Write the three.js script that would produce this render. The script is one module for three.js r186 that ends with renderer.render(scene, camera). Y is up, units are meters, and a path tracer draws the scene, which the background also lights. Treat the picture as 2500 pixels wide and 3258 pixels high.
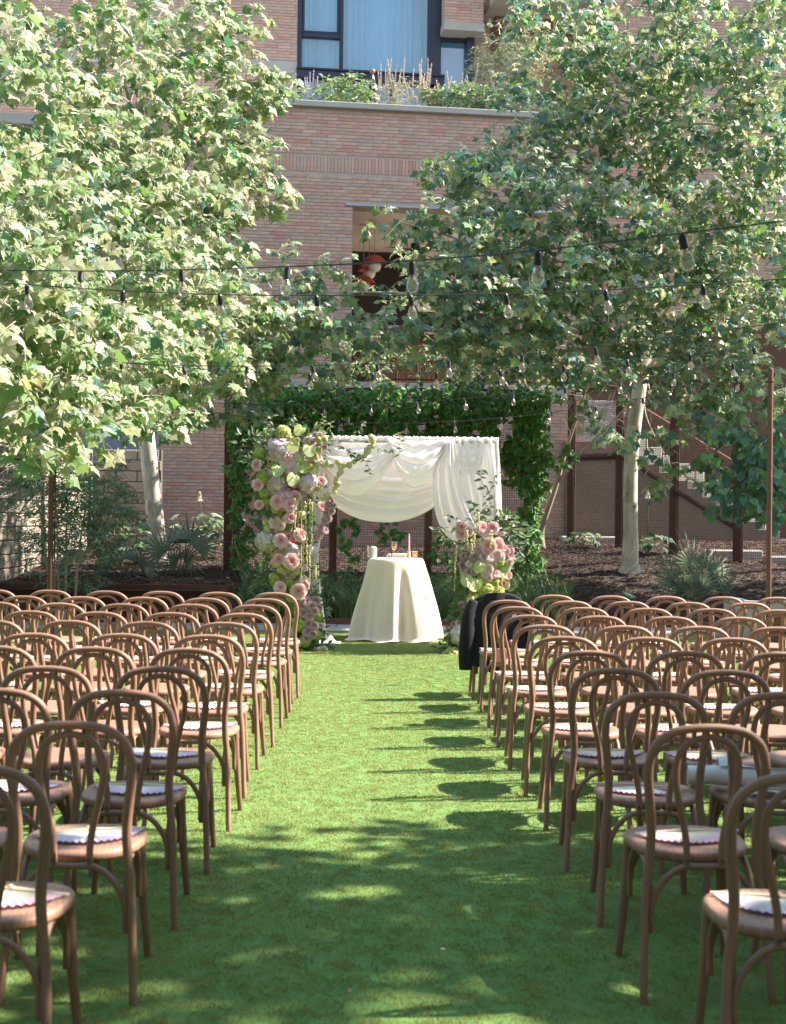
import * as THREE from 'three';
import { mergeGeometries } from 'three/addons/utils/BufferGeometryUtils.js';

// ---------------------------------------------------------------- camera, sky, sun, exposure
const W = 786, H = 1024;
const scene = new THREE.Scene();
const camera = new THREE.PerspectiveCamera(40.83, W / H, 0.1, 600);
camera.position.set(0, 1.53, 0);
camera.rotation.set(0.0025, 0, 0.0105);
camera.focus = 14.5;
camera.userData.fStop = 4.6;
camera.updateMatrixWorld(true);
const EL = 42 * Math.PI / 180, AZ = 9 * Math.PI / 180;           // sun to the right, a little beyond the subject
const sunDir = new THREE.Vector3(Math.cos(EL) * Math.cos(AZ), Math.sin(EL), -Math.cos(EL) * Math.sin(AZ));
// clear pale-blue sky, brighter and whiter towards the horizon and round the sun
{
  const n = 256, m = 128, d = new Float32Array(n * m * 4);
  for (let j = 0; j < m; j++) for (let i = 0; i < n; i++) {
    const el = ((j + 0.5) / m - 0.5) * Math.PI, az = ((i + 0.5) / n - 0.5) * 2 * Math.PI, y = Math.sin(el), c = Math.cos(el) * Math.cos(az) * sunDir.x + y * sunDir.y + Math.cos(el) * Math.sin(az) * sunDir.z;
    const t = Math.pow(Math.max(y, 0), 0.55), g = 0.3 * Math.pow(Math.max(c, 0), 6), o = (j * n + i) * 4;
    d[o] = 0.61 * (1 - t) + 0.165 * t + g; d[o + 1] = 0.64 * (1 - t) + 0.29 * t + g * 0.97; d[o + 2] = 0.675 * (1 - t) + 0.45 * t + g * 0.9; d[o + 3] = 1;
    if (y < 0) { d[o] = 0.2; d[o + 1] = 0.19; d[o + 2] = 0.17; }
  }
  const t = new THREE.DataTexture(d, n, m, THREE.RGBAFormat, THREE.FloatType); t.mapping = THREE.EquirectangularReflectionMapping; t.magFilter = t.minFilter = THREE.LinearFilter; t.needsUpdate = true;
  scene.background = t; scene.environment = t;
}
scene.backgroundIntensity = 0.82; scene.environmentIntensity = 0.82;
const sun = new THREE.DirectionalLight(new THREE.Color(1.0, 0.90, 0.77), 5);
sun.name = 'sun';
sun.position.copy(sunDir).multiplyScalar(60).add(new THREE.Vector3(0, 0, -14));
sun.target.position.set(0, 0, -14);
sun.castShadow = true;
Object.assign(sun.shadow.camera, { left: -25, right: 25, top: 25, bottom: -25, near: 1, far: 140 });
sun.shadow.mapSize.set(4096, 4096);
scene.add(sun, sun.target);
const renderer = new THREE.WebGLRenderer({ antialias: true });
renderer.setSize(W, H);
renderer.shadowMap.enabled = true;
renderer.toneMapping = THREE.LinearToneMapping;
renderer.toneMappingExposure = 4.0;

// ---------------------------------------------------------------- helpers
function rngOf(seed) { let a = seed >>> 0; return () => { a = (a + 0x6d2b79f5) | 0; let t = Math.imul(a ^ (a >>> 15), 1 | a); t = (t + Math.imul(t ^ (t >>> 7), 61 | t)) ^ t; return ((t ^ (t >>> 14)) >>> 0) / 4294967296; }; }
const R = rngOf(77);
const rr = (a, b, f = R) => a + (b - a) * f();
const V = (x, y, z) => new THREE.Vector3(x, y, z);
const C = (r, g, b) => new THREE.Color().setRGB(r, g, b);
const lerp = THREE.MathUtils.lerp, clamp = THREE.MathUtils.clamp, smooth = THREE.MathUtils.smoothstep;
const F = 4377, PI = Math.PI;
// a pixel of the photograph and a depth give the place where a thing stands
function at(x, y, d) { return V((x - 1250) / F * d, -(y - 1629) / F * d, -d).applyQuaternion(camera.quaternion).add(camera.position); }
function onGround(x, y, h = 0) {
  const r = V((x - 1250) / F, -(y - 1629) / F, -1).applyQuaternion(camera.quaternion);
  return camera.position.clone().addScaledVector(r, (h - camera.position.y) / r.y);
}
const taken = new Map();
function numbered(name) { const n = taken.get(name) ?? 0; taken.set(name, n + 1); return n ? name + '_' + String(n).padStart(3, '0') : name; }
function shade(o) { o.castShadow = true; o.receiveShadow = true; return o; }
function onBed(x, y) { let lo = 19, hi = 30; for (let i = 0; i < 40; i++) { const D = (lo + hi) / 2, p = at(x, y, D); if (p.y > bed(p.x, D)) lo = D; else hi = D; } const p = at(x, y, lo); p.y = bed(p.x, lo); return p; }
function thing(name, label, category, pos = [0, 0, 0], turn = 0, group) {
  const o = new THREE.Group(); o.name = numbered(name);
  if (pos.isVector3) o.position.copy(pos); else o.position.set(...pos);
  o.rotation.y = turn; scene.add(o);
  o.userData = { label, category }; if (group) o.userData.group = group;
  return o;
}
function tag(o, label, category, group) { o.userData.label = label; o.userData.category = category; if (group) o.userData.group = group; return o; }
function mesh(name, geo, mat, parent) { const o = shade(new THREE.Mesh(geo, mat)); o.name = parent ? name : numbered(name); (parent ?? scene).add(o); return o; }
function struct(name, geo, mat) { const o = mesh(name, geo, mat); o.userData.kind = 'structure'; return o; }
function stuff(name, geo, mat, mats, colors, parent) {
  const o = shade(new THREE.InstancedMesh(geo, mat, mats.length)); o.name = parent ? name : numbered(name);
  for (let i = 0; i < mats.length; i++) { o.setMatrixAt(i, mats[i]); if (colors) o.setColorAt(i, colors[i]); }
  o.userData.kind = 'stuff'; (parent ?? scene).add(o); return o;
}
const D3 = new THREE.Object3D();
function xf(p, rx = 0, ry = 0, rz = 0, sx = 1, sy = sx, sz = sx) { D3.position.copy(p); D3.rotation.set(rx, ry, rz, 'YXZ'); D3.scale.set(sx, sy, sz); D3.updateMatrix(); return D3.matrix.clone(); }
function look(p, dir, roll, s) { const q = new THREE.Quaternion().setFromUnitVectors(V(0, 1, 0), dir.clone().normalize()), r = new THREE.Quaternion().setFromAxisAngle(V(0, 1, 0), roll); return new THREE.Matrix4().compose(p, q.multiply(r), V(s, s, s)); }
function tint(geo, c) { const n = geo.attributes.position.count, a = new Float32Array(n * 3); for (let i = 0; i < n; i++) { a[i * 3] = c.r; a[i * 3 + 1] = c.g; a[i * 3 + 2] = c.b; } geo.setAttribute('color', new THREE.BufferAttribute(a, 3)); return geo; }
const merged = (list) => { const m = mergeGeometries(list.map((g) => (g.index ? g.toNonIndexed() : g))); return m; };
function box(w, h, d, x = 0, y = 0, z = 0) { return new THREE.BoxGeometry(w, h, d).translate(x, y, z); }
// box with chamfered edges, uv in metres
function cbox(w, h, d, b = 0.004) {
  b = Math.min(b, w * 0.45, h * 0.45, d * 0.45);
  const x = w / 2, y = h / 2, z = d / 2, v = [], f = [];
  const q = (a, b2, c, e) => f.push(a, b2, c, a, c, e);
  const P = [];
  for (const sx of [-1, 1]) for (const sy of [-1, 1]) for (const sz of [-1, 1]) {
    P.push([[sx * x, sy * (y - b), sz * (z - b)], [sx * (x - b), sy * y, sz * (z - b)], [sx * (x - b), sy * (y - b), sz * z]]);
  }
  const id = (sx, sy, sz) => ((sx > 0) * 4 + (sy > 0) * 2 + (sz > 0));
  const pos = [];
  const tri = (a, b2, c) => {
    const e1 = [b2[0] - a[0], b2[1] - a[1], b2[2] - a[2]], e2 = [c[0] - a[0], c[1] - a[1], c[2] - a[2]];
    const n = [e1[1] * e2[2] - e1[2] * e2[1], e1[2] * e2[0] - e1[0] * e2[2], e1[0] * e2[1] - e1[1] * e2[0]];
    const m = [(a[0] + b2[0] + c[0]), (a[1] + b2[1] + c[1]), (a[2] + b2[2] + c[2])];
    if (n[0] * m[0] + n[1] * m[1] + n[2] * m[2] < 0) pos.push(...a, ...c, ...b2); else pos.push(...a, ...b2, ...c);
  };
  const quad = (a, b2, c, e) => { tri(a, b2, c); tri(a, c, e); };
  for (let ax = 0; ax < 3; ax++) for (const s of [-1, 1]) {   // faces
    const g = (u, w2) => { const t = [0, 0, 0]; t[ax] = s; t[(ax + 1) % 3] = u; t[(ax + 2) % 3] = w2; return P[id(...t)][ax]; };
    quad(g(-1, -1), g(1, -1), g(1, 1), g(-1, 1));
  }
  for (let ax = 0; ax < 3; ax++) for (const s of [-1, 1]) for (const t of [-1, 1]) {   // edges along ax
    const b1 = (ax + 1) % 3, b2 = (ax + 2) % 3;
    const g = (u, face) => { const k = [0, 0, 0]; k[ax] = u; k[b1] = s; k[b2] = t; return P[id(...k)][face]; };
    quad(g(-1, b1), g(1, b1), g(1, b2), g(-1, b2));
  }
  for (const p of P) tri(p[0], p[1], p[2]);
  const geo = new THREE.BufferGeometry();
  geo.setAttribute('position', new THREE.Float32BufferAttribute(pos, 3));
  geo.computeVertexNormals();
  boxUV(geo);
  return geo;
}
function boxUV(geo, s = 1) {      // uv in metres by the way each face points
  const p = geo.attributes.position, n = geo.attributes.normal, uv = new Float32Array(p.count * 2);
  for (let i = 0; i < p.count; i++) {
    const ax = Math.abs(n.getX(i)), ay = Math.abs(n.getY(i)), az = Math.abs(n.getZ(i));
    const [u, v] = ay > ax && ay > az ? [p.getX(i), p.getZ(i)] : ax > az ? [p.getZ(i), p.getY(i)] : [p.getX(i), p.getY(i)];
    uv[i * 2] = u * s; uv[i * 2 + 1] = v * s;
  }
  geo.setAttribute('uv', new THREE.BufferAttribute(uv, 2)); return geo;
}
// tube along points with a radius at each; flat caps
function tube(pts, rad, seg = 8, rings = 0, caps = true) {
  const curve = rings ? new THREE.CatmullRomCurve3(pts, false, 'centripetal') : null;
  const n = rings || pts.length - 1, P = [], Rd = [];
  const rOf = (t) => { if (typeof rad === 'number') return rad; const k = t * (rad.length - 1), i = Math.min(rad.length - 2, Math.floor(k)); return lerp(rad[i], rad[i + 1], k - i); };
  for (let i = 0; i <= n; i++) { const t = i / n; P.push(curve ? curve.getPoint(t) : pts[i]); Rd.push(rOf(t)); }
  const pos = [], uv = [], idx = [];
  let N = null, len = 0;
  for (let i = 0; i <= n; i++) {
    const T = P[Math.min(n, i + 1)].clone().sub(P[Math.max(0, i - 1)]).normalize();
    if (!N) { N = Math.abs(T.y) < 0.9 ? V(0, 1, 0) : V(1, 0, 0); }
    N = N.clone().addScaledVector(T, -N.dot(T)).normalize();
    const B = T.clone().cross(N);
    if (i) len += P[i].distanceTo(P[i - 1]);
    for (let j = 0; j <= seg; j++) {
      const a = j / seg * 2 * PI, c = Math.cos(a) * Rd[i], s = Math.sin(a) * Rd[i];
      pos.push(P[i].x + N.x * c + B.x * s, P[i].y + N.y * c + B.y * s, P[i].z + N.z * c + B.z * s);
      uv.push(j / seg * 2 * PI * Math.max(Rd[i], 0.004), len);
    }
  }
  for (let i = 0; i < n; i++) for (let j = 0; j < seg; j++) { const a = i * (seg + 1) + j, b = a + seg + 1; idx.push(a, a + 1, b, b, a + 1, b + 1); }
  if (caps) for (const e of [0, n]) {
    const c = pos.length / 3; pos.push(P[e].x, P[e].y, P[e].z); uv.push(0, 0);
    for (let j = 0; j < seg; j++) { const a = e * (seg + 1) + j; e ? idx.push(c, a, a + 1) : idx.push(c, a + 1, a); }
  }
  const g = new THREE.BufferGeometry();
  g.setAttribute('position', new THREE.Float32BufferAttribute(pos, 3));
  g.setAttribute('uv', new THREE.Float32BufferAttribute(uv, 2));
  g.setIndex(idx); g.computeVertexNormals(); return g;
}
// surface from a function of (u, v) in 0..1
function sheet(f, nu, nv, us = 1, vs = 1) {
  const pos = [], uv = [], idx = [];
  for (let j = 0; j <= nv; j++) for (let i = 0; i <= nu; i++) { const p = f(i / nu, j / nv); pos.push(p.x, p.y, p.z); uv.push(i / nu * us, j / nv * vs); }
  for (let j = 0; j < nv; j++) for (let i = 0; i < nu; i++) { const a = j * (nu + 1) + i, b = a + nu + 1; idx.push(a, a + 1, b, b, a + 1, b + 1); }
  const g = new THREE.BufferGeometry();
  g.setAttribute('position', new THREE.Float32BufferAttribute(pos, 3));
  g.setAttribute('uv', new THREE.Float32BufferAttribute(uv, 2));
  g.setIndex(idx); g.computeVertexNormals(); return g;
}
// flat polygon fan from 2-D outline with optional per-point lift, in x-y, facing +z
function fan(outline, lift = () => 0, centre = [0, 0]) {
  const pos = [centre[0], centre[1], lift(centre[0], centre[1])], uv = [0.5, 0.5], idx = [];
  for (const [x, y] of outline) { pos.push(x, y, lift(x, y)); uv.push(x + 0.5, y + 0.5); }
  for (let i = 1; i <= outline.length; i++) idx.push(0, i, i % outline.length + 1);
  const g = new THREE.BufferGeometry();
  g.setAttribute('position', new THREE.Float32BufferAttribute(pos, 3));
  g.setAttribute('uv', new THREE.Float32BufferAttribute(uv, 2));
  g.setIndex(idx); g.computeVertexNormals(); return g;
}
// ---------------------------------------------------------------- textures
function hash2(x, y, s) { let h = Math.imul(x, 374761393) + Math.imul(y, 668265263) + Math.imul(s, 2147483647 ^ 0x5bd1e995); h = Math.imul(h ^ (h >>> 13), 1274126177); return ((h ^ (h >>> 16)) >>> 0) / 4294967296; }
function tileNoise(x, y, p, s) { const xi = Math.floor(x), yi = Math.floor(y), fx = x - xi, fy = y - yi, u = fx * fx * (3 - 2 * fx), v = fy * fy * (3 - 2 * fy), m = (k) => ((k % p) + p) % p; return lerp(lerp(hash2(m(xi), m(yi), s), hash2(m(xi + 1), m(yi), s), u), lerp(hash2(m(xi), m(yi + 1), s), hash2(m(xi + 1), m(yi + 1), s), u), v); }
function fbm(u, v, p, s, o = 4) { let a = 0, w = 0.5, t = 0; for (let i = 0; i < o; i++) { a += w * tileNoise(u * p, v * p, p, s + i); t += w; w *= 0.5; p *= 2; } return a / t; }
function tex(n, f, srgb = true, rx = 1, ry = rx) {
  const d = new Uint8Array(n * n * 4);
  for (let j = 0; j < n; j++) for (let i = 0; i < n; i++) { const c = f(i / n, j / n, i, j), o = (j * n + i) * 4; if (typeof c === 'number') d[o] = d[o + 1] = d[o + 2] = clamp(c, 0, 1) * 255; else for (let k = 0; k < 3; k++) d[o + k] = clamp(srgb ? Math.pow(Math.max(c[k], 0), 1 / 2.2) : c[k], 0, 1) * 255; d[o + 3] = 255; }
  const t = new THREE.DataTexture(d, n, n); t.wrapS = t.wrapT = THREE.RepeatWrapping; t.magFilter = THREE.LinearFilter; t.minFilter = THREE.LinearFilter; t.repeat.set(rx, ry); if (srgb) t.colorSpace = THREE.SRGBColorSpace; t.needsUpdate = true; return t;
}
const std = (o) => new THREE.MeshStandardMaterial({ side: THREE.DoubleSide, ...o });
const phy = (o) => new THREE.MeshPhysicalMaterial({ side: THREE.DoubleSide, ...o });
const mixc = (a, b, t) => [lerp(a[0], b[0], t), lerp(a[1], b[1], t), lerp(a[2], b[2], t)];
const bumpFine = tex(256, (u, v) => fbm(u, v, 16, 5, 4), false, 3);
const T = {
  wood: tex(512, (u, v) => { const w = fbm(u, v, 4, 3, 3), g = fbm(u * 1, v, 2, 9, 2), l = 0.5 + 0.5 * Math.sin((u * 26 + w * 5) * 2 * PI), f = tileNoise(u * 160, v * 8, 8, 2); return mixc([0.365, 0.200, 0.135], [0.160, 0.080, 0.053], clamp(l * 0.32 + f * 0.34 + g * 0.34, 0, 1)); }, true, 5, 0.9),
  bark: tex(512, (u, v) => { const a = fbm(u, v * 0.5, 10, 21, 5), b = fbm(u, v * 0.35, 14, 33, 4), s = fbm(u, v * 0.25, 40, 41, 3); let c = mixc([0.50, 0.455, 0.385], [0.40, 0.355, 0.29], s); c = mixc(c, [0.60, 0.56, 0.49], clamp((a - 0.46) * 5, 0, 0.8)); if (b > 0.58) c = mixc(c, [0.30, 0.25, 0.185], clamp((b - 0.58) * 9, 0, 0.7)); return c; }, true, 1.3, 0.8),
  barkB: tex(256, (u, v) => fbm(u, v, 6, 21, 5), false, 0.9, 0.6),
  twig: tex(128, (u, v) => mixc([0.24, 0.17, 0.12], [0.42, 0.34, 0.26], fbm(u, v, 8, 2, 3)), true, 4),
  mulch: tex(512, (u, v) => { const a = fbm(u, v, 40, 5, 3), b = fbm(u, v, 6, 8, 3); return mixc([0.012, 0.008, 0.006], [0.075, 0.044, 0.032], a * 0.75 + b * 0.25); }, true, 0.8),
  mulchB: tex(512, (u, v) => fbm(u, v, 48, 5, 3), false, 0.8),
  concrete: tex(512, (u, v) => { const a = fbm(u, v, 5, 51, 5), b = fbm(u, v, 60, 57, 2); return mixc([0.30, 0.285, 0.265], [0.43, 0.41, 0.38], a * 0.7 + b * 0.3); }, true, 0.7),
  block: tex(512, (u, v) => { const a = fbm(u, v, 4, 61, 4), b = fbm(u, v, 90, 67, 2); return mixc([0.22, 0.185, 0.155], [0.36, 0.31, 0.265], a * 0.55 + b * 0.45); }, true, 1.3),
  brick: tex(256, (u, v) => { const a = fbm(u, v, 6, 71, 4), b = fbm(u, v, 50, 77, 2), k = 0.78 + 0.3 * a + 0.18 * (b - 0.5); return [k, k, k]; }, true, 2.2),
  mortar: tex(256, (u, v) => { const a = fbm(u, v, 30, 81, 3); return mixc([0.36, 0.285, 0.24], [0.45, 0.365, 0.31], a); }, true, 1),
  rust: tex(512, (u, v) => { const a = fbm(u, v, 8, 91, 5), b = fbm(u, v, 70, 93, 2), c = fbm(u, v * 0.25, 12, 95, 3); return mixc([0.075, 0.026, 0.017], [0.175, 0.066, 0.040], clamp(a * 0.6 + b * 0.25 + c * 0.2, 0, 1)); }, true, 1.5),
  linen: tex(256, (u, v) => 0.5 + 0.25 * Math.sin(u * 64 * 2 * PI) + 0.25 * Math.sin(v * 64 * 2 * PI) + (fbm(u, v, 32, 4, 2) - 0.5) * 0.4, false, 6),
  linenC: tex(256, (u, v) => { const a = tileNoise(u * 8, v * 128, 128, 3), b = tileNoise(u * 128, v * 8, 128, 5), k = 0.93 + 0.07 * (a * 0.5 + b * 0.5); return [0.84 * k, 0.765 * k, 0.69 * k]; }, true, 5),
  gauzeC: tex(256, (u, v) => { const a = tileNoise(u * 128, v * 6, 128, 3), b = tileNoise(u * 6, v * 128, 128, 5), k = 0.94 + 0.06 * (a * 0.5 + b * 0.5); return [0.93 * k, 0.885 * k, 0.895 * k]; }, true, 3),
  turf: tex(512, (u, v) => { const a = fbm(u, v, 90, 11, 3), b = fbm(u, v, 5, 13, 4); return mixc([0.055, 0.13, 0.025], [0.13, 0.23, 0.05], a * 0.7 + b * 0.3); }, true, 0.7),
  terrazzo: tex(256, (u, v) => { const a = fbm(u, v, 22, 15, 2); return a > 0.62 ? [0.08, 0.07, 0.06] : a < 0.33 ? [0.5, 0.4, 0.3] : [0.72, 0.72, 0.72]; }, true, 2),
  stain: tex(256, (u, v) => { const a = fbm(u, v, 5, 17, 4), b = fbm(u, v, 40, 19, 3); return mixc([0.135, 0.10, 0.07], [0.22, 0.165, 0.12], a * 0.65 + b * 0.35); }, true, 0.6),
};
const M = {
  wood: phy({ map: T.wood, roughness: 0.62, clearcoat: 0.22, clearcoatRoughness: 0.4 }),
  bark: std({ map: T.bark, roughness: 0.9, bumpMap: T.barkB, bumpScale: 0.006 }),
  twig: std({ map: T.twig, roughness: 0.9 }),
  paleTwig: std({ color: C(0.38, 0.29, 0.23), roughness: 0.9 }),
  mulch: std({ map: T.mulch, roughness: 1, bumpMap: T.mulchB, bumpScale: 0.03 }),
  chip: std({ color: 0xffffff, roughness: 1 }),
  concrete: std({ map: T.concrete, roughness: 0.9, bumpMap: bumpFine, bumpScale: 0.003 }),
  block: std({ map: T.block, roughness: 0.95, bumpMap: bumpFine, bumpScale: 0.004 }),
  brick: std({ map: T.brick, roughness: 0.92, bumpMap: bumpFine, bumpScale: 0.003 }),
  mortar: std({ map: T.mortar, roughness: 1 }),
  rust: std({ map: T.rust, roughness: 0.72, metalness: 0.15, bumpMap: bumpFine, bumpScale: 0.001 }),
  navy: std({ color: C(0.018, 0.022, 0.045), roughness: 0.45, metalness: 0.3 }),
  dark: std({ color: C(0.022, 0.017, 0.016), roughness: 0.9 }),
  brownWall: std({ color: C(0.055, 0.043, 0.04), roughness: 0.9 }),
  fence: std({ map: T.rust, color: C(0.55, 0.5, 0.5), roughness: 0.8 }),
  black: std({ color: C(0.012, 0.012, 0.013), roughness: 0.5 }),
  cream: std({ color: C(0.80, 0.71, 0.60), roughness: 0.95 }),
  stucco: std({ map: T.stain, roughness: 0.95 }),
  shadeLeaf: phy({ color: 0xffffff, roughness: 0.95, transmission: 0.12, thickness: 0 }),
  gauze: phy({ map: T.gauzeC, roughness: 0.95, transmission: 0.48, thickness: 0, bumpMap: T.linen, bumpScale: 0.0006 }),
  linen: phy({ map: T.linenC, roughness: 0.95, transmission: 0.12, thickness: 0, bumpMap: T.linen, bumpScale: 0.0008 }),
  leaf: phy({ color: 0xffffff, roughness: 0.96, transmission: 0.5, thickness: 0, clearcoat: 0.8, clearcoatRoughness: 0.36 }),
  leafDull: phy({ color: 0xffffff, roughness: 0.95, transmission: 0.42, thickness: 0, clearcoat: 0.25, clearcoatRoughness: 0.45 }),
  blade: phy({ color: 0xffffff, roughness: 0.95, transmission: 0.3, thickness: 0, clearcoat: 0.35, clearcoatRoughness: 0.5 }),
  petal: phy({ vertexColors: true, roughness: 0.9, transmission: 0.25, thickness: 0, sheen: 0.3, sheenColor: C(1, 0.9, 0.9), sheenRoughness: 0.6 }),
  greenPetal: phy({ vertexColors: true, roughness: 0.9, transmission: 0.25, thickness: 0, clearcoat: 0.5, clearcoatRoughness: 0.3 }),
  paper: phy({ vertexColors: true, roughness: 0.9, transmission: 0.12, thickness: 0 }),
  glass: phy({ color: C(0.97, 0.95, 0.92), roughness: 0.16, transmission: 1, thickness: 0, ior: 1.5 }),
};
// ---------------------------------------------------------------- ground, lawn, path, planting bed
function flat(x0, x1, z0, z1, y) { const g = new THREE.PlaneGeometry(x1 - x0, z0 - z1).rotateX(-PI / 2).translate((x0 + x1) / 2, y, (z0 + z1) / 2); const p = g.attributes.position, uv = g.attributes.uv; for (let i = 0; i < p.count; i++) uv.setXY(i, p.getX(i), p.getZ(i)); return g; }
struct('ground', flat(-300, 300, 300, -300, -0.03), std({ color: C(0.10, 0.085, 0.06), roughness: 1 }));
struct('lawn', flat(-14, 22, 10, -17.85, 0), std({ map: T.turf, roughness: 1 }));
// pile of the artificial turf: tufts of short blades, nearest ones finest
{
  const variants = [];
  for (let k = 0; k < 4; k++) {
    const f = rngOf(300 + k), pos = [], nb = 74, S = 0.09;
    for (let i = 0; i < nb; i++) {
      const x = rr(-S / 2, S / 2, f), z = rr(-S / 2, S / 2, f), a = rr(0, 2 * PI, f), h = rr(0.005, 0.0115, f), w = rr(0.0010, 0.0019, f), l = rr(0.001, 0.008, f), b = rr(0, 2 * PI, f);
      const dx = Math.cos(a) * w, dz = Math.sin(a) * w, lx = Math.cos(b) * l, lz = Math.sin(b) * l;
      const p = [[x - dx, 0, z - dz], [x + dx, 0, z + dz], [x + lx * 0.4 - dx * 0.8, h * 0.6, z + lz * 0.4 - dz * 0.8], [x + lx * 0.4 + dx * 0.8, h * 0.6, z + lz * 0.4 + dz * 0.8], [x + lx, h, z + lz]];
      for (const t of [[0, 1, 2], [1, 3, 2], [2, 3, 4]]) for (const q of t) pos.push(...p[q]);
    }
    const g = new THREE.BufferGeometry(); g.setAttribute('position', new THREE.Float32BufferAttribute(pos, 3)); g.computeVertexNormals();
    variants.push(g);
  }
  const mats = [[], [], [], []], cols = [[], [], [], []], f = rngOf(310);
  const put = (x, z, s) => { const k = Math.floor(f() * 4), n = fbm(x * 0.11 + 5, z * 0.11 + 5, 8, 71, 3); mats[k].push(xf(V(x, 0.001, z), rr(-0.1, 0.1, f), f() * 6.28, 0, s, rr(0.8, 1.2, f), s)); const t = clamp(n * 1.2 - 0.1 + rr(-0.25, 0.25, f), 0, 1); cols[k].push(C(lerp(0.165, 0.325, t), lerp(0.235, 0.33, t), lerp(0.04, 0.085, t))); };
  for (let z = -2.6; z > -17.82; z -= 0.078) { const half = Math.min(5.4, -z * 0.31 + 0.3); for (let x = -half; x < half; x += 0.078) put(x + rr(-0.03, 0.03, f), Math.max(z + rr(-0.03, 0.03, f), -17.8), 1); }
  const g = new THREE.Group(); g.name = 'turf_pile'; g.userData = { kind: 'stuff', label: 'short green artificial turf pile of the aisle lawn', category: 'turf' }; scene.add(g);
  for (let k = 0; k < 4; k++) stuff('turf_blades', variants[k], M.blade, mats[k], cols[k], g);
}
// pale paving slabs behind the arch
{
  const p = new THREE.Group(); p.name = 'path'; p.userData.kind = 'structure'; scene.add(p);
  const base = mesh('path_bed', box(22, 0.05, 1.06, 0, -0.022, -18.39), M.mortar, p);
  const geos = [0, 1, 2].map(() => cbox(0.742, 0.045, 0.518, 0.005));
  const mats = [0, 1, 2].map((k) => { const m = M.concrete.clone(); m.color = C(0.98 - k * 0.07, 0.98 - k * 0.075, 0.99 - k * 0.07); return m; });
  for (let r = 0; r < 2; r++) for (let i = -13; i < 14; i++) { const k = (i * 7 + r * 3 + 70) % 3, s = mesh('paving_slab', geos[k], mats[k], p); s.position.set(i * 0.75 + r * 0.37, 0.004 + ((i * 13 + r * 5 + 60) % 4) * 0.0012, -18.125 - r * 0.53); }
}
function bed(X, D) {
  const left = 0.49 + (D - 19.2) * 0.062, mid0 = Math.max(0, D - 18.95) * (0.118 + 0.060 * smooth(X, 1, 3.2)), mid = 1.13 * Math.tanh(mid0 / 1.13 * (1 + 0.22 * mid0));
  return lerp(left, mid, smooth(X, -2.5, -1.9)) + (fbm(X * 0.13 + 3, D * 0.13, 8, 101, 3) - 0.5) * 0.10 * smooth(D, 19.2, 20.2);
}
{
  const g = sheet((u, v) => { const X = lerp(-11, 13, u), D = lerp(18.96, 32, v); return V(X, D < 19.25 && X < -2.2 ? Math.min(bed(X, D), 0.46) : bed(X, D) + (tileNoise(u * 300, v * 200, 600, 7) - 0.5) * 0.03, -D); }, 190, 120, 24, 13);
  struct('planting_bed', g, M.mulch);
  const f = rngOf(320), mats = [], cols = [], tri = new THREE.BufferGeometry();
  const chip = cbox(0.055, 0.006, 0.014, 0.002);
  for (let i = 0; i < 42000; i++) {
    const D = 18.98 + 8.6 * Math.pow(f(), 1.25), X = rr(-0.31 * D, 0.31 * D, f); if (X < -2.2 && D < 19.3) continue;
    mats.push(xf(V(X, bed(X, D) + 0.012, -D), rr(-0.45, 0.45, f), f() * 6.28, rr(-0.45, 0.45, f), rr(0.5, 1.5, f), rr(0.7, 1.6, f), rr(0.6, 1.4, f)));
    const t = f(), p = f() < 0.07 ? 2.4 : 1; cols.push(C(lerp(0.02, 0.105, t) * p, lerp(0.012, 0.060, t) * p, lerp(0.009, 0.043, t) * p));
  }
  const o = stuff('mulch_chips', chip, M.chip, mats, cols); o.userData.label = 'dark brown shredded bark mulch on the planting beds'; o.userData.category = 'mulch';
}
// steel edging and the raised bed's rusty front
{
  const e = thing('steel_planter', 'long dark rusty steel planter front behind the left chairs', 'planter', [0, 0, 0]);
  const pl = cbox(6.6, 0.52, 0.012, 0.003); boxUV(pl); const a = mesh('front_panel', pl, M.rust, e); a.position.set(-5.62, 0.26, -19.2);
  const s = mesh('side_panel', cbox(0.012, 0.52, 0.9, 0.003), M.rust, e); s.position.set(-2.315, 0.26, -19.66);
  const lip = mesh('top_lip', cbox(6.6, 0.012, 0.05, 0.003), M.rust, e); lip.position.set(-5.62, 0.526, -19.22);
  const g = thing('steel_edging', 'low dark steel edging strip between the pale path and the planting bed', 'edging', [0, 0, 0]);
  const st = mesh('edging_strip', cbox(13, 0.12, 0.012, 0.003), M.rust, g); st.position.set(4.2, 0.05, -18.945);
}
// ---------------------------------------------------------------- brickwork
const PAL = [[[0.500, 0.308, 0.246], 4], [[0.485, 0.332, 0.268], 4], [[0.450, 0.318, 0.268], 3], [[0.485, 0.262, 0.213], 2], [[0.515, 0.345, 0.272], 2], [[0.420, 0.210, 0.175], 1]];
function brickTone(f) { let k = f() * 15; for (const [c, w] of PAL) { k -= w; if (k < 0) { const j = rr(0.9, 1.08, f); return C(c[0] * j, c[1] * j, c[2] * j); } } return C(0.4, 0.27, 0.22); }
const brickGeos = [0, 1, 2].map((k) => { const g = cbox(1, 1, 1, 0.5); return g; });
const BR = { L: 0.305, Hc: 0.0677 };
const brickBox = (w, h) => cbox(w, h, 0.036, 0.003);
const unitBrick = brickBox(0.293, 0.0577), soldierBrick = brickBox(0.0577, 0.300);
const brickToneMats = new Map();
function toneMat(c) { const k = [c.r, c.g, c.b].map((x) => Math.round(x * 40) / 40).join(); if (!brickToneMats.has(k)) { const m = M.brick.clone(); m.color = C(...k.split(',').map(Number)); brickToneMats.set(k, m); } return brickToneMats.get(k); }
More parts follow.
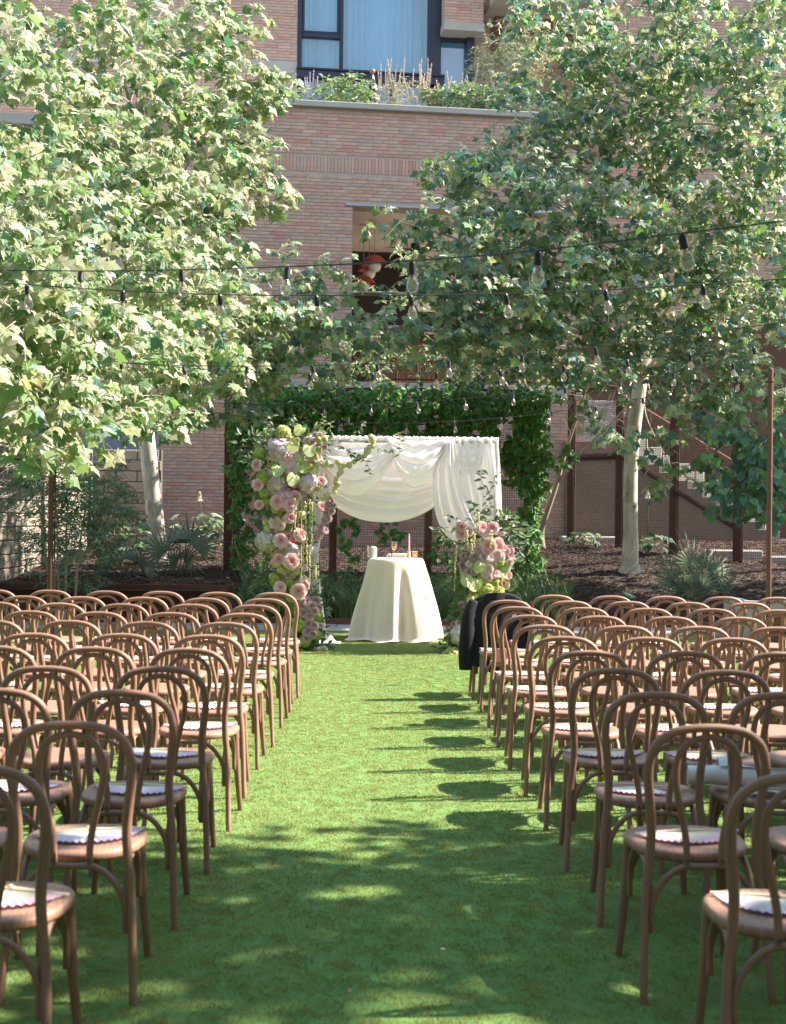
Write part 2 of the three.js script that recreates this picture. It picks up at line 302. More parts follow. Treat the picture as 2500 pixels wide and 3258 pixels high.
// rows of bricks over a rectangle in local x-y of `parent`, with holes; `near(x, y)` ranks which 300 become meshes
function layBricks(parent, x0, x1, y0, y1, holes, seed, o = {}) {
  const f = rngOf(seed), list = [], { z = 0.006, soldier = null } = o;
  const free = (a, b, y, h) => { let segs = [[a, b]]; for (const [hx0, hx1, hy0, hy1] of holes) if (y + h > hy0 + 0.005 && y < hy1 - 0.005) segs = segs.flatMap(([p, q]) => (q <= hx0 || p >= hx1 ? [[p, q]] : [[p, Math.min(q, hx0)], [Math.max(p, hx1), q]].filter(([s, t]) => t - s > 0.03))); return segs; };
  let row = 0;
  for (let y = y0; y < y1 - 0.03; y += BR.Hc, row++) {
    if (soldier && y + BR.Hc > soldier[0] && y < soldier[0] + 0.305) continue;
    const off = [0, 0.102, 0.203][(row * 2 + (hash2(row, 3, seed) > 0.5)) % 3];
    for (let x = x0 - off; x < x1; x += BR.L) for (const [p, q] of free(Math.max(x, x0), Math.min(x + BR.L, x1), y, BR.Hc)) if (q - p > 0.04) list.push([(p + q) / 2, y + BR.Hc / 2, (q - p - 0.013) / 0.293, 0]);
  }
  if (soldier) for (let x = x0; x < x1; x += BR.Hc) list.push([x + BR.Hc / 2, soldier[0] + 0.1525, 1, 1]);
  const rank = o.near ? list.map((b, i) => [o.near(b[0], b[1]), i]).sort((a, b) => a[0] - b[0]).slice(0, 300).map((x) => x[1]) : [];
  const solo = new Set(rank), mats = [[], []], cols = [[], []];
  list.forEach((b, i) => {
    const c = brickTone(f), dz = z + rr(-0.0015, 0.0015, f), rz = rr(-0.003, 0.003, f);
    if (solo.has(i)) { const m = mesh(b[3] ? 'soldier_brick' : 'brick', b[3] ? soldierBrick : unitBrick, toneMat(c), parent); m.position.set(b[0], b[1], dz - 0.012); m.rotation.z = rz; m.scale.x = b[2]; }
    else { mats[b[3]].push(xf(V(b[0], b[1], dz - 0.012), 0, 0, rz, b[2], 1, 1)); cols[b[3]].push(c); }
  });
  if (mats[0].length) stuff('brickwork', unitBrick, M.brick, mats[0], cols[0], parent);
  if (mats[1].length) stuff('soldier_course', soldierBrick, M.brick, mats[1], cols[1], parent);
}
function holed(x0, x1, y0, y1, holes, depth) {
  const s = new THREE.Shape([[x0, y0], [x1, y0], [x1, y1], [x0, y1]].map((p) => new THREE.Vector2(...p)));
  for (const [a, b, c, d] of holes) s.holes.push(new THREE.Path([[a, c], [a, d], [b, d], [b, c]].map((p) => new THREE.Vector2(...p))));
  return new THREE.ExtrudeGeometry(s, { depth, bevelEnabled: false }).translate(0, 0, -depth);
}
// a building plane: origin on the camera's middle axis at depth D, turned by yaw; px() gives local x, y of a pixel
function plane(D, yaw) {
  const o = V(0, 0, -D), T1 = V(Math.cos(yaw), 0, -Math.sin(yaw)), N = V(Math.sin(yaw), 0, Math.cos(yaw));
  return { o, px: (x, y, w = 0) => { const r = V((x - 1250) / F, -(y - 1629) / F, -1).applyQuaternion(camera.quaternion), oo = o.clone().addScaledVector(N, w), k = oo.sub(camera.position).dot(N) / r.dot(N), p = camera.position.clone().addScaledVector(r, k); return [p.clone().sub(o).dot(T1), p.y]; } };
}
const YAW = 0.138;
// ---- the near brick building with the open loggia
const FA = plane(27.3, YAW);
{
  const b = thing('brick_building', 'large pink brick building with an open loggia behind the arch and trees', 'building', FA.o, YAW);
  const L = FA.px(505, 900)[0], Rr = FA.px(1852, 900)[0], top = FA.px(1250, 356)[1];
  const [ox0, oy1] = FA.px(1122, 658), ox1 = FA.px(1728, 900)[0], oy0 = FA.px(1400, 1221)[1], band = FA.px(1400, 1254)[1];
  const hole = [ox0, ox1, oy0, oy1];
  mesh('wall', holed(L, Rr, 0.2, top, [hole], 0.32), M.mortar, b);
  const sol = FA.px(1250, 557)[1];
  layBricks(b, L, Rr, 0.3, top - 0.01, [[ox0, ox1, band, oy1 + 0.09], [L, Rr, band, oy0]], 501, { soldier: [sol], near: (x, y) => (y > oy1 + 0.1 && x > FA.px(900, 600)[0] && x < FA.px(1560, 600)[0] ? top - y : 99) });
  const cop = mesh('coping', boxUV(cbox(Rr - L + 0.2, 0.115, 0.5, 0.01)), M.concrete, b); cop.position.set((L + Rr) / 2, top + 0.058, -0.13);
  for (let i = 1; i < 6; i++) { const j = mesh('coping_joint', box(0.008, 0.117, 0.504), M.mortar, b); j.position.set(lerp(L, Rr, i / 6), top + 0.058, -0.13); }
  const bd = mesh('floor_band', boxUV(cbox(Rr - L + 0.04, oy0 - band, 0.2, 0.008)), M.concrete, b); bd.position.set((L + Rr) / 2, (oy0 + band) / 2, -0.055);
  const lint = mesh('lintel', cbox(ox1 - ox0 + 0.3, 0.05, 0.09, 0.004), std({ color: C(0.33, 0.35, 0.40), roughness: 0.5, metalness: 0.3 }), b); lint.position.set((ox0 + ox1) / 2, oy1 + 0.04, 0.0);
  // room behind the opening
  const hC = oy1 - 0.02, dp = 4.1;
  const ceil = mesh('ceiling', box(ox1 - ox0 + 0.6, 0.12, dp), M.cream, b); ceil.position.set((ox0 + ox1) / 2, hC + 0.06, -0.33 - dp / 2);
  const fl = mesh('floor', box(ox1 - ox0 + 0.6, 0.2, dp), M.concrete, b); fl.position.set((ox0 + ox1) / 2, oy0 - 0.1, -0.33 - dp / 2);
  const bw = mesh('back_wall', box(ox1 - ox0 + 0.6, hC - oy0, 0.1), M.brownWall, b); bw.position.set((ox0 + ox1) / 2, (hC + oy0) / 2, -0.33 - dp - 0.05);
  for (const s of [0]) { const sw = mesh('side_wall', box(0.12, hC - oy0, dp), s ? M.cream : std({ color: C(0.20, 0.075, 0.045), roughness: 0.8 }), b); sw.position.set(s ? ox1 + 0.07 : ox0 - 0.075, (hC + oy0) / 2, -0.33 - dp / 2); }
  const cx = FA.px(1486, 1000)[0];
  const col = mesh('column', boxUV(cbox(0.30, oy1 - oy0, 0.30, 0.01)), M.concrete, b); col.position.set(cx, (oy1 + oy0) / 2, -0.17);
  const up = mesh('bulkhead', box(FA.px(1728, 800)[0] - FA.px(1395, 800)[0], 1.5, 0.1), M.cream, b); up.position.set((FA.px(1728, 800)[0] + FA.px(1395, 800)[0]) / 2, hC - 0.75, -3.3);
  // railing of thin dark bars
  const rl = mesh('railing', (() => { const g = [box(ox1 - ox0, 0.04, 0.03, (ox0 + ox1) / 2, oy0 + 1.07, 0), box(ox1 - ox0, 0.03, 0.03, (ox0 + ox1) / 2, oy0 + 0.08, 0)]; for (let x = ox0 + 0.06; x < ox1; x += 0.105) g.push(box(0.014, 1.0, 0.014, x, oy0 + 0.57, 0)); return merged(g); })(), M.dark, b); rl.position.z = -0.12;
  const loc = (x, y, w) => { const [u, v] = FA.px(x, y, w); return V(u, v, w).applyAxisAngle(V(0, 1, 0), YAW).add(FA.o); };
  // things inside the loggia
  const bar = thing('bar_counter', 'bar counter with speckled terrazzo edge inside the brick loggia', 'bar counter', loc(1260, 1221, -1.3).setY(oy0), YAW);
  const ct = mesh('counter_top', boxUV(cbox(2.2, 0.085, 0.6, 0.006)), std({ map: T.terrazzo, roughness: 0.4 }), bar); ct.position.set(0.1, FA.px(1200, 1040, -1.0)[1] - oy0, 0);
  mesh('counter_front', boxUV(cbox(2.0, 1.08, 0.06, 0.006)).translate(0.1, 0.54, -0.12), std({ color: C(0.15, 0.06, 0.03), roughness: 0.6 }), bar);
  for (const [x, tilt] of [[-0.62, 0.5], [0.7, -0.5]]) mesh('brace', cbox(0.05, 1.1, 0.05).rotateZ(tilt).translate(x, 0.5, 0.1), M.rust, bar);
  const redSeat = std({ color: C(0.30, 0.075, 0.055), roughness: 0.8, bumpMap: T.linen, bumpScale: 0.003 });
  const stools = [[1190, 1130, 'red woven bar chair at the left end of the loggia bar counter'], [1300, 1135, 'red woven bar chair right of the first at the loggia bar counter'], [1537, 1215, 'red lounge chair behind the loggia railing just right of the pale column'], [1640, 1205, 'red lounge chair behind the loggia railing, farthest right']];
  for (const [x, y, label] of stools) {
    const bar2 = y < 1150, c = thing('loggia_chair', label, 'chair', loc(x, y, -0.62).setY(oy0), YAW + rr(-0.3, 0.3), 'red chairs in the loggia'), h = bar2 ? 0.72 : 0.42;
    delete c.userData.group;
    mesh('seat', cbox(0.46, 0.06, 0.44, 0.015).translate(0, h, 0), redSeat, c);
    mesh('backrest', sheet((u, v) => V(Math.sin((u - 0.5) * 1.9) * 0.26, h + 0.06 + v * 0.44 - 0.05 * Math.pow(Math.abs(u - 0.5) * 2, 3) * v, 0.20 - Math.cos((u - 0.5) * 1.9) * 0.07 + v * 0.07), 12, 8), redSeat, c);
    for (const [sx, sz] of [[-1, -1], [1, -1], [-1, 1], [1, 1]]) mesh('leg', tube([V(sx * 0.19, h, sz * 0.17), V(sx * 0.22, 0, sz * 0.2)], 0.014, 6), M.rust, c);
  }
  const lampRed = std({ color: C(0.42, 0.055, 0.03), roughness: 0.35 }), globeM = phy({ color: C(0.80, 0.72, 0.62), roughness: 0.4, transmission: 0.0 });
  for (const [x, y, w, label] of [[1156, 897, -1.5, 'lowest red dome pendant lamp with white globe in the loggia'], [1174, 856, -2.2, 'middle red dome pendant lamp with white globe in the loggia'], [1191, 833, -1.1, 'highest and right red dome pendant lamp with white globe in the loggia']]) {
    const p = loc(x, y, w), l = thing('pendant_lamp', label, 'pendant lamp', p, YAW, 'pendant lamps in the loggia'); delete l.userData.group;
    mesh('shade', new THREE.LatheGeometry([[0.05, 0.13], [0.10, 0.125], [0.17, 0.08], [0.225, 0.02], [0.25, -0.04], [0.245, -0.04], [0.2, 0.02], [0.1, 0.10]].map((q) => new THREE.Vector2(...q)), 28), lampRed, l);
    mesh('globe', new THREE.SphereGeometry(0.14, 24, 16).translate(0, -0.08, 0), globeM, l);
    mesh('cord', tube([V(0, 0.13, 0), V(0, hC - p.y, 0)], 0.008, 6), M.concrete, l);
    mesh('canopy', new THREE.CylinderGeometry(0.09, 0.09, 0.025, 20).translate(0, hC - p.y - 0.014, 0), M.cream, l);
  }
  const fp = loc(1321, 787, -1.6), fn = thing('ceiling_fan', 'dark ceiling fan with long blades in the loggia', 'ceiling fan', fp, YAW);
  mesh('hub', new THREE.CylinderGeometry(0.09, 0.11, 0.16, 20), M.black, fn);
  mesh('rod', tube([V(0, 0.05, 0), V(0, hC - fp.y, 0)], 0.018, 8), M.black, fn);
  mesh('canopy', new THREE.CylinderGeometry(0.05, 0.1, 0.1, 16).translate(0, hC - fp.y - 0.05, 0), M.black, fn);
  for (let k = 0; k < 4; k++) { const bl = mesh('blade', cbox(0.62, 0.012, 0.12, 0.004).translate(0.42, -0.04, 0), std({ color: C(0.07, 0.045, 0.035), roughness: 0.6 }), fn); bl.rotation.set(0.12, k * PI / 2 + 0.5, 0); }
  const sp = loc(1253, 764, -1.5), sk = thing('hanging_speaker', 'small dark speaker hanging on a rod from the loggia ceiling', 'speaker', sp, YAW + 0.4);
  mesh('cabinet', cbox(0.10, 0.12, 0.12, 0.02), M.dark, sk); mesh('rod', cbox(0.04, hC - sp.y, 0.04, 0.006).translate(0, (hC - sp.y) / 2, 0), M.dark, sk); mesh('arm', cbox(0.10, 0.03, 0.03, 0.006).translate(-0.06, hC - sp.y - 0.12, 0), M.dark, sk);
}
// ---- the set-back upper building on the terrace
const FB = plane(32, YAW);
{
  const b = thing('terrace_building', 'set-back brick upper storey with big dark-framed window above the terrace', 'building', FB.o, YAW);
  const X = (x, y = 150, w = 0) => FB.px(x, y, w)[0], Y = (y, x = 1200, w = 0) => FB.px(x, y, w)[1];
  const L = X(-120), R1 = X(1402), lo = 9.2, hi = 17.5, wx0 = X(946), wx1 = X(1402), sill = Y(228, 1180), low0 = Y(262, 1180);
  const hole = [wx0, wx1, lo + 0.01, hi - 0.4];
  const lw = [X(510), X(540), Y(205, 525), Y(132, 525)];
  mesh('wall', holed(L, wx1, lo, hi, [[wx0, wx1 + 0.01, hole[2], hi + 0.01].map((q, i) => (i === 1 ? wx1 - 0.002 : i === 3 ? hi - 0.4 : q)), lw], 0.3), M.mortar, b);
  const bandY = Y(236, 930);
  layBricks(b, L, wx0, lo, hi, [lw, [L, wx0, bandY, bandY + 0.30]], 601, { near: (x, y) => (x > X(640) && y > Y(320, 800) ? y : 999) });
  const sb = mesh('stone_band', boxUV(cbox(wx0 - L, 0.28, 0.1, 0.008)), M.concrete, b); sb.position.set((wx0 + L) / 2, bandY + 0.15, -0.03);
  const lwin = mesh('window', cbox(lw[1] - lw[0], lw[3] - lw[2], 0.05).translate((lw[0] + lw[1]) / 2, (lw[2] + lw[3]) / 2, -0.14), M.navy, b);
  mesh('pane', box(lw[1] - lw[0] - 0.08, lw[3] - lw[2] - 0.08, 0.01, (lw[0] + lw[1]) / 2, (lw[2] + lw[3]) / 2, -0.1), phy({ color: C(0.03, 0.05, 0.09), roughness: 0.05, ior: 2 }), lwin);
  // big window: frame bars, panes, curtains
  const frameM = M.navy, wn = new THREE.Group(); wn.name = 'window'; b.add(wn);
  const bar = (name, x0, x1, y0, y1, z0, z1, m = frameM) => mesh(name, cbox(x1 - x0, y1 - y0, z1 - z0, 0.012).translate((x0 + x1) / 2, (y0 + y1) / 2, (z0 + z1) / 2), m, wn);
  const m1 = X(1086), m2 = X(1362), hb = Y(113, 1020);
  bar('jamb', wx0, wx0 + 0.10, low0, hi - 0.4, -0.14, 0.03); bar('jamb', m2, wx1, low0, hi - 0.4, -0.14, 0.06);
  bar('mullion', m1 - 0.04, m1 + 0.04, sill, hi - 0.4, -0.12, 0.02);
  bar('transom', wx0 + 0.1, m1 - 0.04, hb - 0.05, hb + 0.05, -0.12, 0.015);
  bar('sash', wx0 + 0.1, wx0 + 0.16, hb + 0.05, hi - 0.4, -0.11, -0.01); bar('sash', m1 - 0.1, m1 - 0.04, hb + 0.05, hi - 0.4, -0.11, -0.01);
  bar('sash', wx0 + 0.16, m1 - 0.1, hb + 0.05, hb + 0.11, -0.11, -0.012);
  bar('sill', wx0 - 0.02, X(1414), sill - 0.05, sill, -0.14, 0.10);
  bar('spandrel', wx0 - 0.02, X(1414), low0, sill - 0.053, -0.12, 0.07);
  const glassB = phy({ color: C(0.62, 0.80, 0.90), roughness: 0.02, transmission: 0.93, thickness: 0, ior: 1.75 });
  bar('pane', wx0 + 0.1, m1 - 0.04, sill, hb - 0.05, -0.085, -0.079, glassB); bar('pane', wx0 + 0.16, m1 - 0.1, hb + 0.11, hi - 0.4, -0.085, -0.079, glassB);
  bar('pane', m1 + 0.04, m2, sill, hi - 0.4, -0.085, -0.079, glassB);
  const curtM = std({ color: C(0.70, 0.74, 0.74), roughness: 0.95 });
  const curtain = (x0, x1, n, seed) => mesh('curtain', sheet((u, v) => V(lerp(x0, x1, u), lerp(sill + 0.02, hi - 0.4, v), -0.32 + 0.045 * Math.sin(u * n * 2 * PI + fbm(u, v * 0.2, 4, seed, 2) * 5) + 0.02 * Math.sin(u * n * 5.1)), 160, 6), curtM, wn);
  curtain(wx0 + 0.05, m1 + 0.1, 9, 5); curtain(m1 + 0.1, m2 + 0.05, 14, 8);
  const tie = mesh('curtain_gather', sheet((u, v) => V(m2 - 0.30 + u * 0.26 * (0.45 + 0.55 * Math.abs(v - 0.35) * 1.3), lerp(sill + 0.02, hi - 0.6, v), -0.2 + 0.03 * Math.sin(u * 26)), 60, 14), std({ color: C(0.80, 0.80, 0.76), roughness: 0.95 }), wn);
  bar('room_wall', wx0 - 0.1, m2 + 0.2, sill - 0.2, hi, -0.9, -0.8, std({ color: C(0.3, 0.28, 0.25), roughness: 1 }));
  // lower glazing behind the planting
  const blueG = phy({ color: C(0.035, 0.10, 0.20), roughness: 0.04, ior: 2.3 });
  bar('pane', wx0 + 0.1, m2, lo, low0, -0.10, -0.08, blueG); bar('jamb', wx0, wx0 + 0.1, lo, low0, -0.14, 0.02);
  for (const x of [1080, 1250]) bar('mullion', X(x) - 0.04, X(x) + 0.04, lo, low0, -0.12, 0.0);
  // right bay: overhanging brick box on a pale soffit, slim window and dark post below it
  const bx0 = X(1402) + 0.004, bx1 = X(1538, 50, 0.5), soff = Y(98, 1470, 0.5), bnd = Y(71, 1470, 0.5);
  const bay = mesh('bay', holed(bx0, bx1, bnd, hi, [], 0.9).translate(0, 0, 0.5), M.mortar, b);
  const bg = new THREE.Group(); bg.name = 'bay_bricks'; bg.position.z = 0.5; b.add(bg); layBricks(bg, bx0, bx1, bnd, hi, [], 611);
  mesh('bay_band', boxUV(cbox(bx1 - bx0 + 0.05, bnd - soff, 1.0, 0.008)).translate((bx0 + bx1) / 2, (bnd + soff) / 2, 0.03), M.concrete, b);
  const pw = new THREE.Group(); pw.name = 'slim_window'; b.add(pw);
  const sx0 = X(1402), sx1 = X(1482), sx2 = X(1506);
  mesh('pane', box(sx1 - sx0, soff - lo, 0.02, (sx0 + sx1) / 2, (soff + lo) / 2, -0.10), phy({ color: C(0.030, 0.13, 0.27), roughness: 0.03, ior: 2.4 }), pw);
  mesh('post', cbox(sx2 - sx1, soff - lo, 0.24, 0.01).translate((sx1 + sx2) / 2, (soff + lo) / 2, 0.0), frameM, pw);
  mesh('head', cbox(sx1 - sx0, 0.07, 0.14, 0.01).translate((sx0 + sx1) / 2, soff - 0.035, -0.05), frameM, pw);
  const rx0 = X(1516), rx1 = X(1572), rw = mesh('return_wall', holed(rx0, rx1, lo, hi, [], 0.3).translate(0, 0, -0.5), M.mortar, b);
  const rg = new THREE.Group(); rg.name = 'return_bricks'; rg.position.z = -0.5; b.add(rg); layBricks(rg, rx0, rx1, lo, Y(45, 1550), [], 621);
  mesh('slab', boxUV(cbox(4.2, 0.62, 2.6, 0.01)).translate(X(1538) + 2.15, Y(18, 1600) + 0.1, -0.2), M.concrete, b);
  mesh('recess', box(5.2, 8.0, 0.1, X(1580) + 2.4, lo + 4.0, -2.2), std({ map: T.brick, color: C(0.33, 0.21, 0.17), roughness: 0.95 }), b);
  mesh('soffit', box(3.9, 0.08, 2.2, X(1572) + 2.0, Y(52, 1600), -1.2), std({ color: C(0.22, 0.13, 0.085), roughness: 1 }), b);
  mesh('terrace_floor', box(12.6, 0.2, 4.4, (L + R1) / 2 + 1.4, 9.08, 2.35), M.concrete, b);
}
// ---- brick stair tower seen through the right tree
{
  const FC = plane(31, 0.02), b = thing('brick_tower', 'brick tower partly hidden behind the right sycamore', 'building', FC.o, 0.02);
  const x0 = FC.px(1921, 700)[0], x1 = FC.px(2560, 700)[0];
  const hs = [[FC.px(1925, 0)[0] + 0.5, FC.px(1925, 0)[0] + 1.2, 6.2, 8.0], [FC.px(2270, 0)[0], FC.px(2330, 0)[0], 6.6, 8.2]];
  mesh('wall', holed(x0, x1, 3.6, 14.2, hs, 0.3), M.mortar, b);
  layBricks(b, x0, x1, 3.7, 14.1, [...hs, [x0, x1, 8.9, 9.2]], 631);
  for (const h of hs) mesh('window', box(h[1] - h[0], h[3] - h[2], 0.04, (h[0] + h[1]) / 2, (h[2] + h[3]) / 2, -0.15), phy({ color: C(0.02, 0.03, 0.05), roughness: 0.06, ior: 2 }), b);
  mesh('stone_band', boxUV(cbox(x1 - x0, 0.28, 0.1, 0.01)).translate((x0 + x1) / 2, 9.05, -0.03), M.concrete, b);
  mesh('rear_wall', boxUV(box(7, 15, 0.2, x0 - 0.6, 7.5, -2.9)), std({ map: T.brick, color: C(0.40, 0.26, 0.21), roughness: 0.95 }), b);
  mesh('drain_pipe', tube([V(x0 - 0.09, 4, 0.12), V(x0 - 0.09, 14, 0.12)], 0.05, 10), M.black, b);
  mesh('coping', boxUV(cbox(x1 - x0 + 0.1, 0.12, 0.5, 0.01)).translate((x0 + x1) / 2, 14.27, -0.1), M.concrete, b);
}
// ---- walls of concrete blocks at the left, and the grey wall beyond
function blockWall(o, len, y0, y1, seed) {
  const f = rngOf(seed), g = cbox(0.386, 0.186, 0.1, 0.012), ms = [0, 1, 2, 3].map((k) => { const m = M.block.clone(); m.color = C(0.88 + k * 0.05, 0.87 + k * 0.05, 0.86 + k * 0.05); return m; });
  mesh('mortar_core', box(len, y1 - y0, 0.12, len / 2, (y0 + y1) / 2, -0.085), std({ color: C(0.11, 0.095, 0.08), roughness: 1 }), o);
  let r = 0;
  for (let y = y0; y < y1 - 0.1; y += 0.2, r++) for (let x = r % 2 ? -0.2 : 0; x < len; x += 0.4) { const a = Math.max(x, 0), e = Math.min(x + 0.4, len); if (e - a < 0.08) continue; const m = mesh('block', g, ms[Math.floor(f() * 4)], o); m.position.set((a + e) / 2, y + 0.1, -0.048 + rr(-0.002, 0.002, f)); m.scale.x = (e - a - 0.012) / 0.388; }
}
{
  const wl = thing('block_wall', 'tan concrete block wall facing the camera left of the brick building', 'wall', [-5.53, 0, -25.4], 0); blockWall(wl, 1.24, 0.5, 2.7, 41);
  const w2 = thing('block_wall', 'sunlit dappled concrete block wall running back along the left edge', 'wall', [-5.6, 0, -18.4], PI / 2); blockWall(w2, 7.2, 0.3, 2.7, 42);
  const g = thing('rendered_wall', 'blue-grey rendered wall behind the block wall at left', 'wall', [-6.6, 0, -31.5], 0.05);
  mesh('wall', boxUV(cbox(5.4, 5.4, 0.3, 0.01)).translate(0, 2.7, 0), std({ color: C(0.26, 0.29, 0.37), roughness: 0.95 }), g); mesh('cap', cbox(5.5, 0.1, 0.4, 0.01).translate(0, 5.45, 0), M.concrete, g);
}

// ---- unseen wing and side hedges, added to keep low sky off the front rows
{
  const w = thing('added_wing', 'unseen brick wing added behind the camera to block low sky', 'building', [0, 0, 15.5]), bm = std({ map: T.brick, color: C(0.44, 0.30, 0.245), roughness: 0.95 });
  mesh('wall', boxUV(box(46, 11, 0.4, 0, 5.5, 0)), bm, w); mesh('coping', boxUV(cbox(46.2, 0.15, 0.6, 0.01)).translate(0, 11.07, 0), M.concrete, w);
  for (let k = 0; k < 2; k++) for (let i = 0; i < 9; i++) { const n = mesh('window', cbox(1.7, 2.0, 0.1).translate(-18 + i * 4.5, 2.6 + k * 4.2, -0.2), M.navy, w); mesh('pane', box(1.5, 1.8, 0.03, -18 + i * 4.5, 2.6 + k * 4.2, -0.25), phy({ color: C(0.05, 0.07, 0.09), roughness: 0.05, ior: 1.8 }), n); }
  const hm = std({ color: C(0.05, 0.10, 0.035), roughness: 1 });
  for (const [x, z0, z1, h, label, seed] of [[-11.5, 12, -17, 6, 'unseen tall hedge added left of the lawn to block low sky', 711], [19, 12, -15, 6.5, 'unseen tall hedge added right of the lawn to block low sky', 712]]) {
    const t = thing('added_hedge', label, 'hedge', [x, 0, 0]), f = rngOf(seed), S = [], K = [], L = z0 - z1;
    mesh('branches', box(1.1, h - 0.2, L - 0.3, 0, (h - 0.2) / 2, (z0 + z1) / 2), hm, t);
    const g = fan([[0, 0], [0.28, 0.25], [0.3, 0.5], [0, 1], [-0.3, 0.5], [-0.28, 0.25]], (u) => Math.abs(u) * 0.3, [0, 0.45]);
    for (let i = 0; i < 9000; i++) { const top = f() < 0.12, s = x < 0 ? 1 : -1; S.push(xf(V(top ? rr(-0.6, 0.6, f) : s * rr(0.5, 0.75, f), top ? h - 0.15 + rr(0, 0.2, f) : rr(0, h, f), rr(z1, z0, f)), rr(-1, 1, f), f() * 6.28, rr(-1, 1, f), rr(0.14, 0.26, f))); K.push(C(rr(0.05, 0.12, f), rr(0.12, 0.22, f), rr(0.03, 0.06, f))); }
    stuff('foliage', g, M.blade, S, K, t);
  }
}
// ---------------------------------------------------------------- stairs, mesh fence, trellis, poles, string lights
function poly(pts, D, depth) { const s = new THREE.Shape(pts.map(([x, y]) => { const p = at(x, y, D); return new THREE.Vector2(p.x, p.y); })); return boxUV(new THREE.ExtrudeGeometry(s, { depth, bevelEnabled: true, bevelSize: 0.008, bevelThickness: 0.008, bevelSegments: 1 }).translate(0, 0, -D - depth)); }
{
  const s = thing('concrete_stairs', 'pale concrete garden stairs with stepped side wall behind the mesh fence', 'stairs', [0, 0, 0]);
  const steps = []; let x = 2008, y = 1452; steps.push([1998, 1452]);
  for (let i = 0; i < 10; i++) { steps.push([x + 45, y]); y += 26; steps.push([x + 45, y]); x += 45; }
  mesh('side_wall', poly([...steps, [2462, 1790], [1998, 1790]], 27.6, 0.14), M.stucco, s);
  const up = steps.map(([a, c]) => [a + 6, c - 54]);
  mesh('far_wall', poly([[1992, 1395], ...up, [2470, 1700], [1992, 1700]], 28.95, 0.16), std({ map: T.concrete, color: C(1.45, 1.4, 1.3), roughness: 0.95 }), s);
  for (let i = 0; i < 10; i++) { const a = at(2008 + i * 45, 1454 + i * 26, 28.3), st = mesh('step', boxUV(cbox(0.30, 0.18, 1.15, 0.008)), M.concrete, s); st.position.set(a.x + 0.14, a.y - 0.10, -28.33); }
  mesh('landing', boxUV(cbox(1.25, 0.2, 1.2, 0.01)), M.concrete, s).position.copy(at(1915, 1462, 28.3));
  const rail = tube([at(1985, 1262, 28.2), at(2250, 1420, 28.2), at(2470, 1550, 28.2)], 0.03, 8); mesh('handrail', rail, M.rust, s);
  for (let i = 0; i < 9; i++) { const a = at(2005 + i * 52, 1275 + i * 31, 28.2); mesh('baluster', cbox(0.022, 1.05, 0.022, 0.004).translate(a.x, a.y - 0.5, a.z), M.rust, s); }
  const w = thing('plaster_wall', 'tan plaster wall with grey slatted door above behind the mesh fence', 'wall', [0, 0, 0]);
  mesh('lower_wall', poly([[1800, 1462], [2000, 1462], [2000, 1790], [1800, 1790]], 27.66, 0.2), M.stucco, w);
  mesh('pink_band', poly([[1800, 1404], [2000, 1404], [2000, 1461], [1800, 1461]], 27.62, 0.22), std({ map: T.stain, color: C(1.25, 1.0, 0.95), roughness: 0.95 }), w);
  for (let i = 0; i < 11; i++) mesh('door_slat', poly([[1838, 1276 + i * 11.7], [1962, 1276 + i * 11.7], [1962, 1286.6 + i * 11.7], [1838, 1286.6 + i * 11.7]], 29.3 + (i % 2) * 0.01, 0.03), std({ color: C(0.37, 0.36, 0.39), roughness: 0.7 }), w);
  mesh('door_post', poly([[1962, 1240], [1972, 1240], [1972, 1404], [1962, 1404]], 29.2, 0.06), M.rust, w);
  mesh('upper_wall', poly([[1795, 1040], [2560, 1040], [2560, 1720], [1795, 1720]], 30.4, 0.2), std({ map: T.stain, color: C(0.62, 0.42, 0.38), roughness: 0.95 }), w);
}
const wire = std({ color: C(0.085, 0.048, 0.036), roughness: 0.7, metalness: 0.3 });
// woven wire panel between two ground points, bottoms y0/y1 to a common top
function wirePanel(a, b, ya, yb, top, cell, parent, r = 0.0022) {
  const L = Math.hypot(b.x - a.x, b.z - a.z), n = Math.round(L / cell), g = [], yaw = Math.atan2(-(b.z - a.z), b.x - a.x);
  for (let i = 1; i < n; i++) { const x = i * L / n, y0 = lerp(ya, yb, i / n); g.push(box(r * 2, top - y0, r * 2, x, (top + y0) / 2, 0)); }
  const y00 = Math.min(ya, yb);
  for (let y = y00 + cell; y < top; y += cell) { const t = (y - ya) / ((yb - ya) || 1e-6), x0 = yb > ya && t < 1 ? 0 : ya > yb && t > 0 && t < 1 ? clamp(t, 0, 1) * L : 0, x1 = yb > ya && t < 1 ? clamp(t, 0, 1) * L : L; if (x1 - x0 > 0.03) g.push(box(x1 - x0, r * 2, r * 2, (x0 + x1) / 2, y, r * 2)); }
  const m = mesh('wire_mesh', merged(g), wire, parent); m.position.set(a.x, 0, a.z); m.rotation.y = yaw; m.userData.kind = 'stuff'; return m;
}
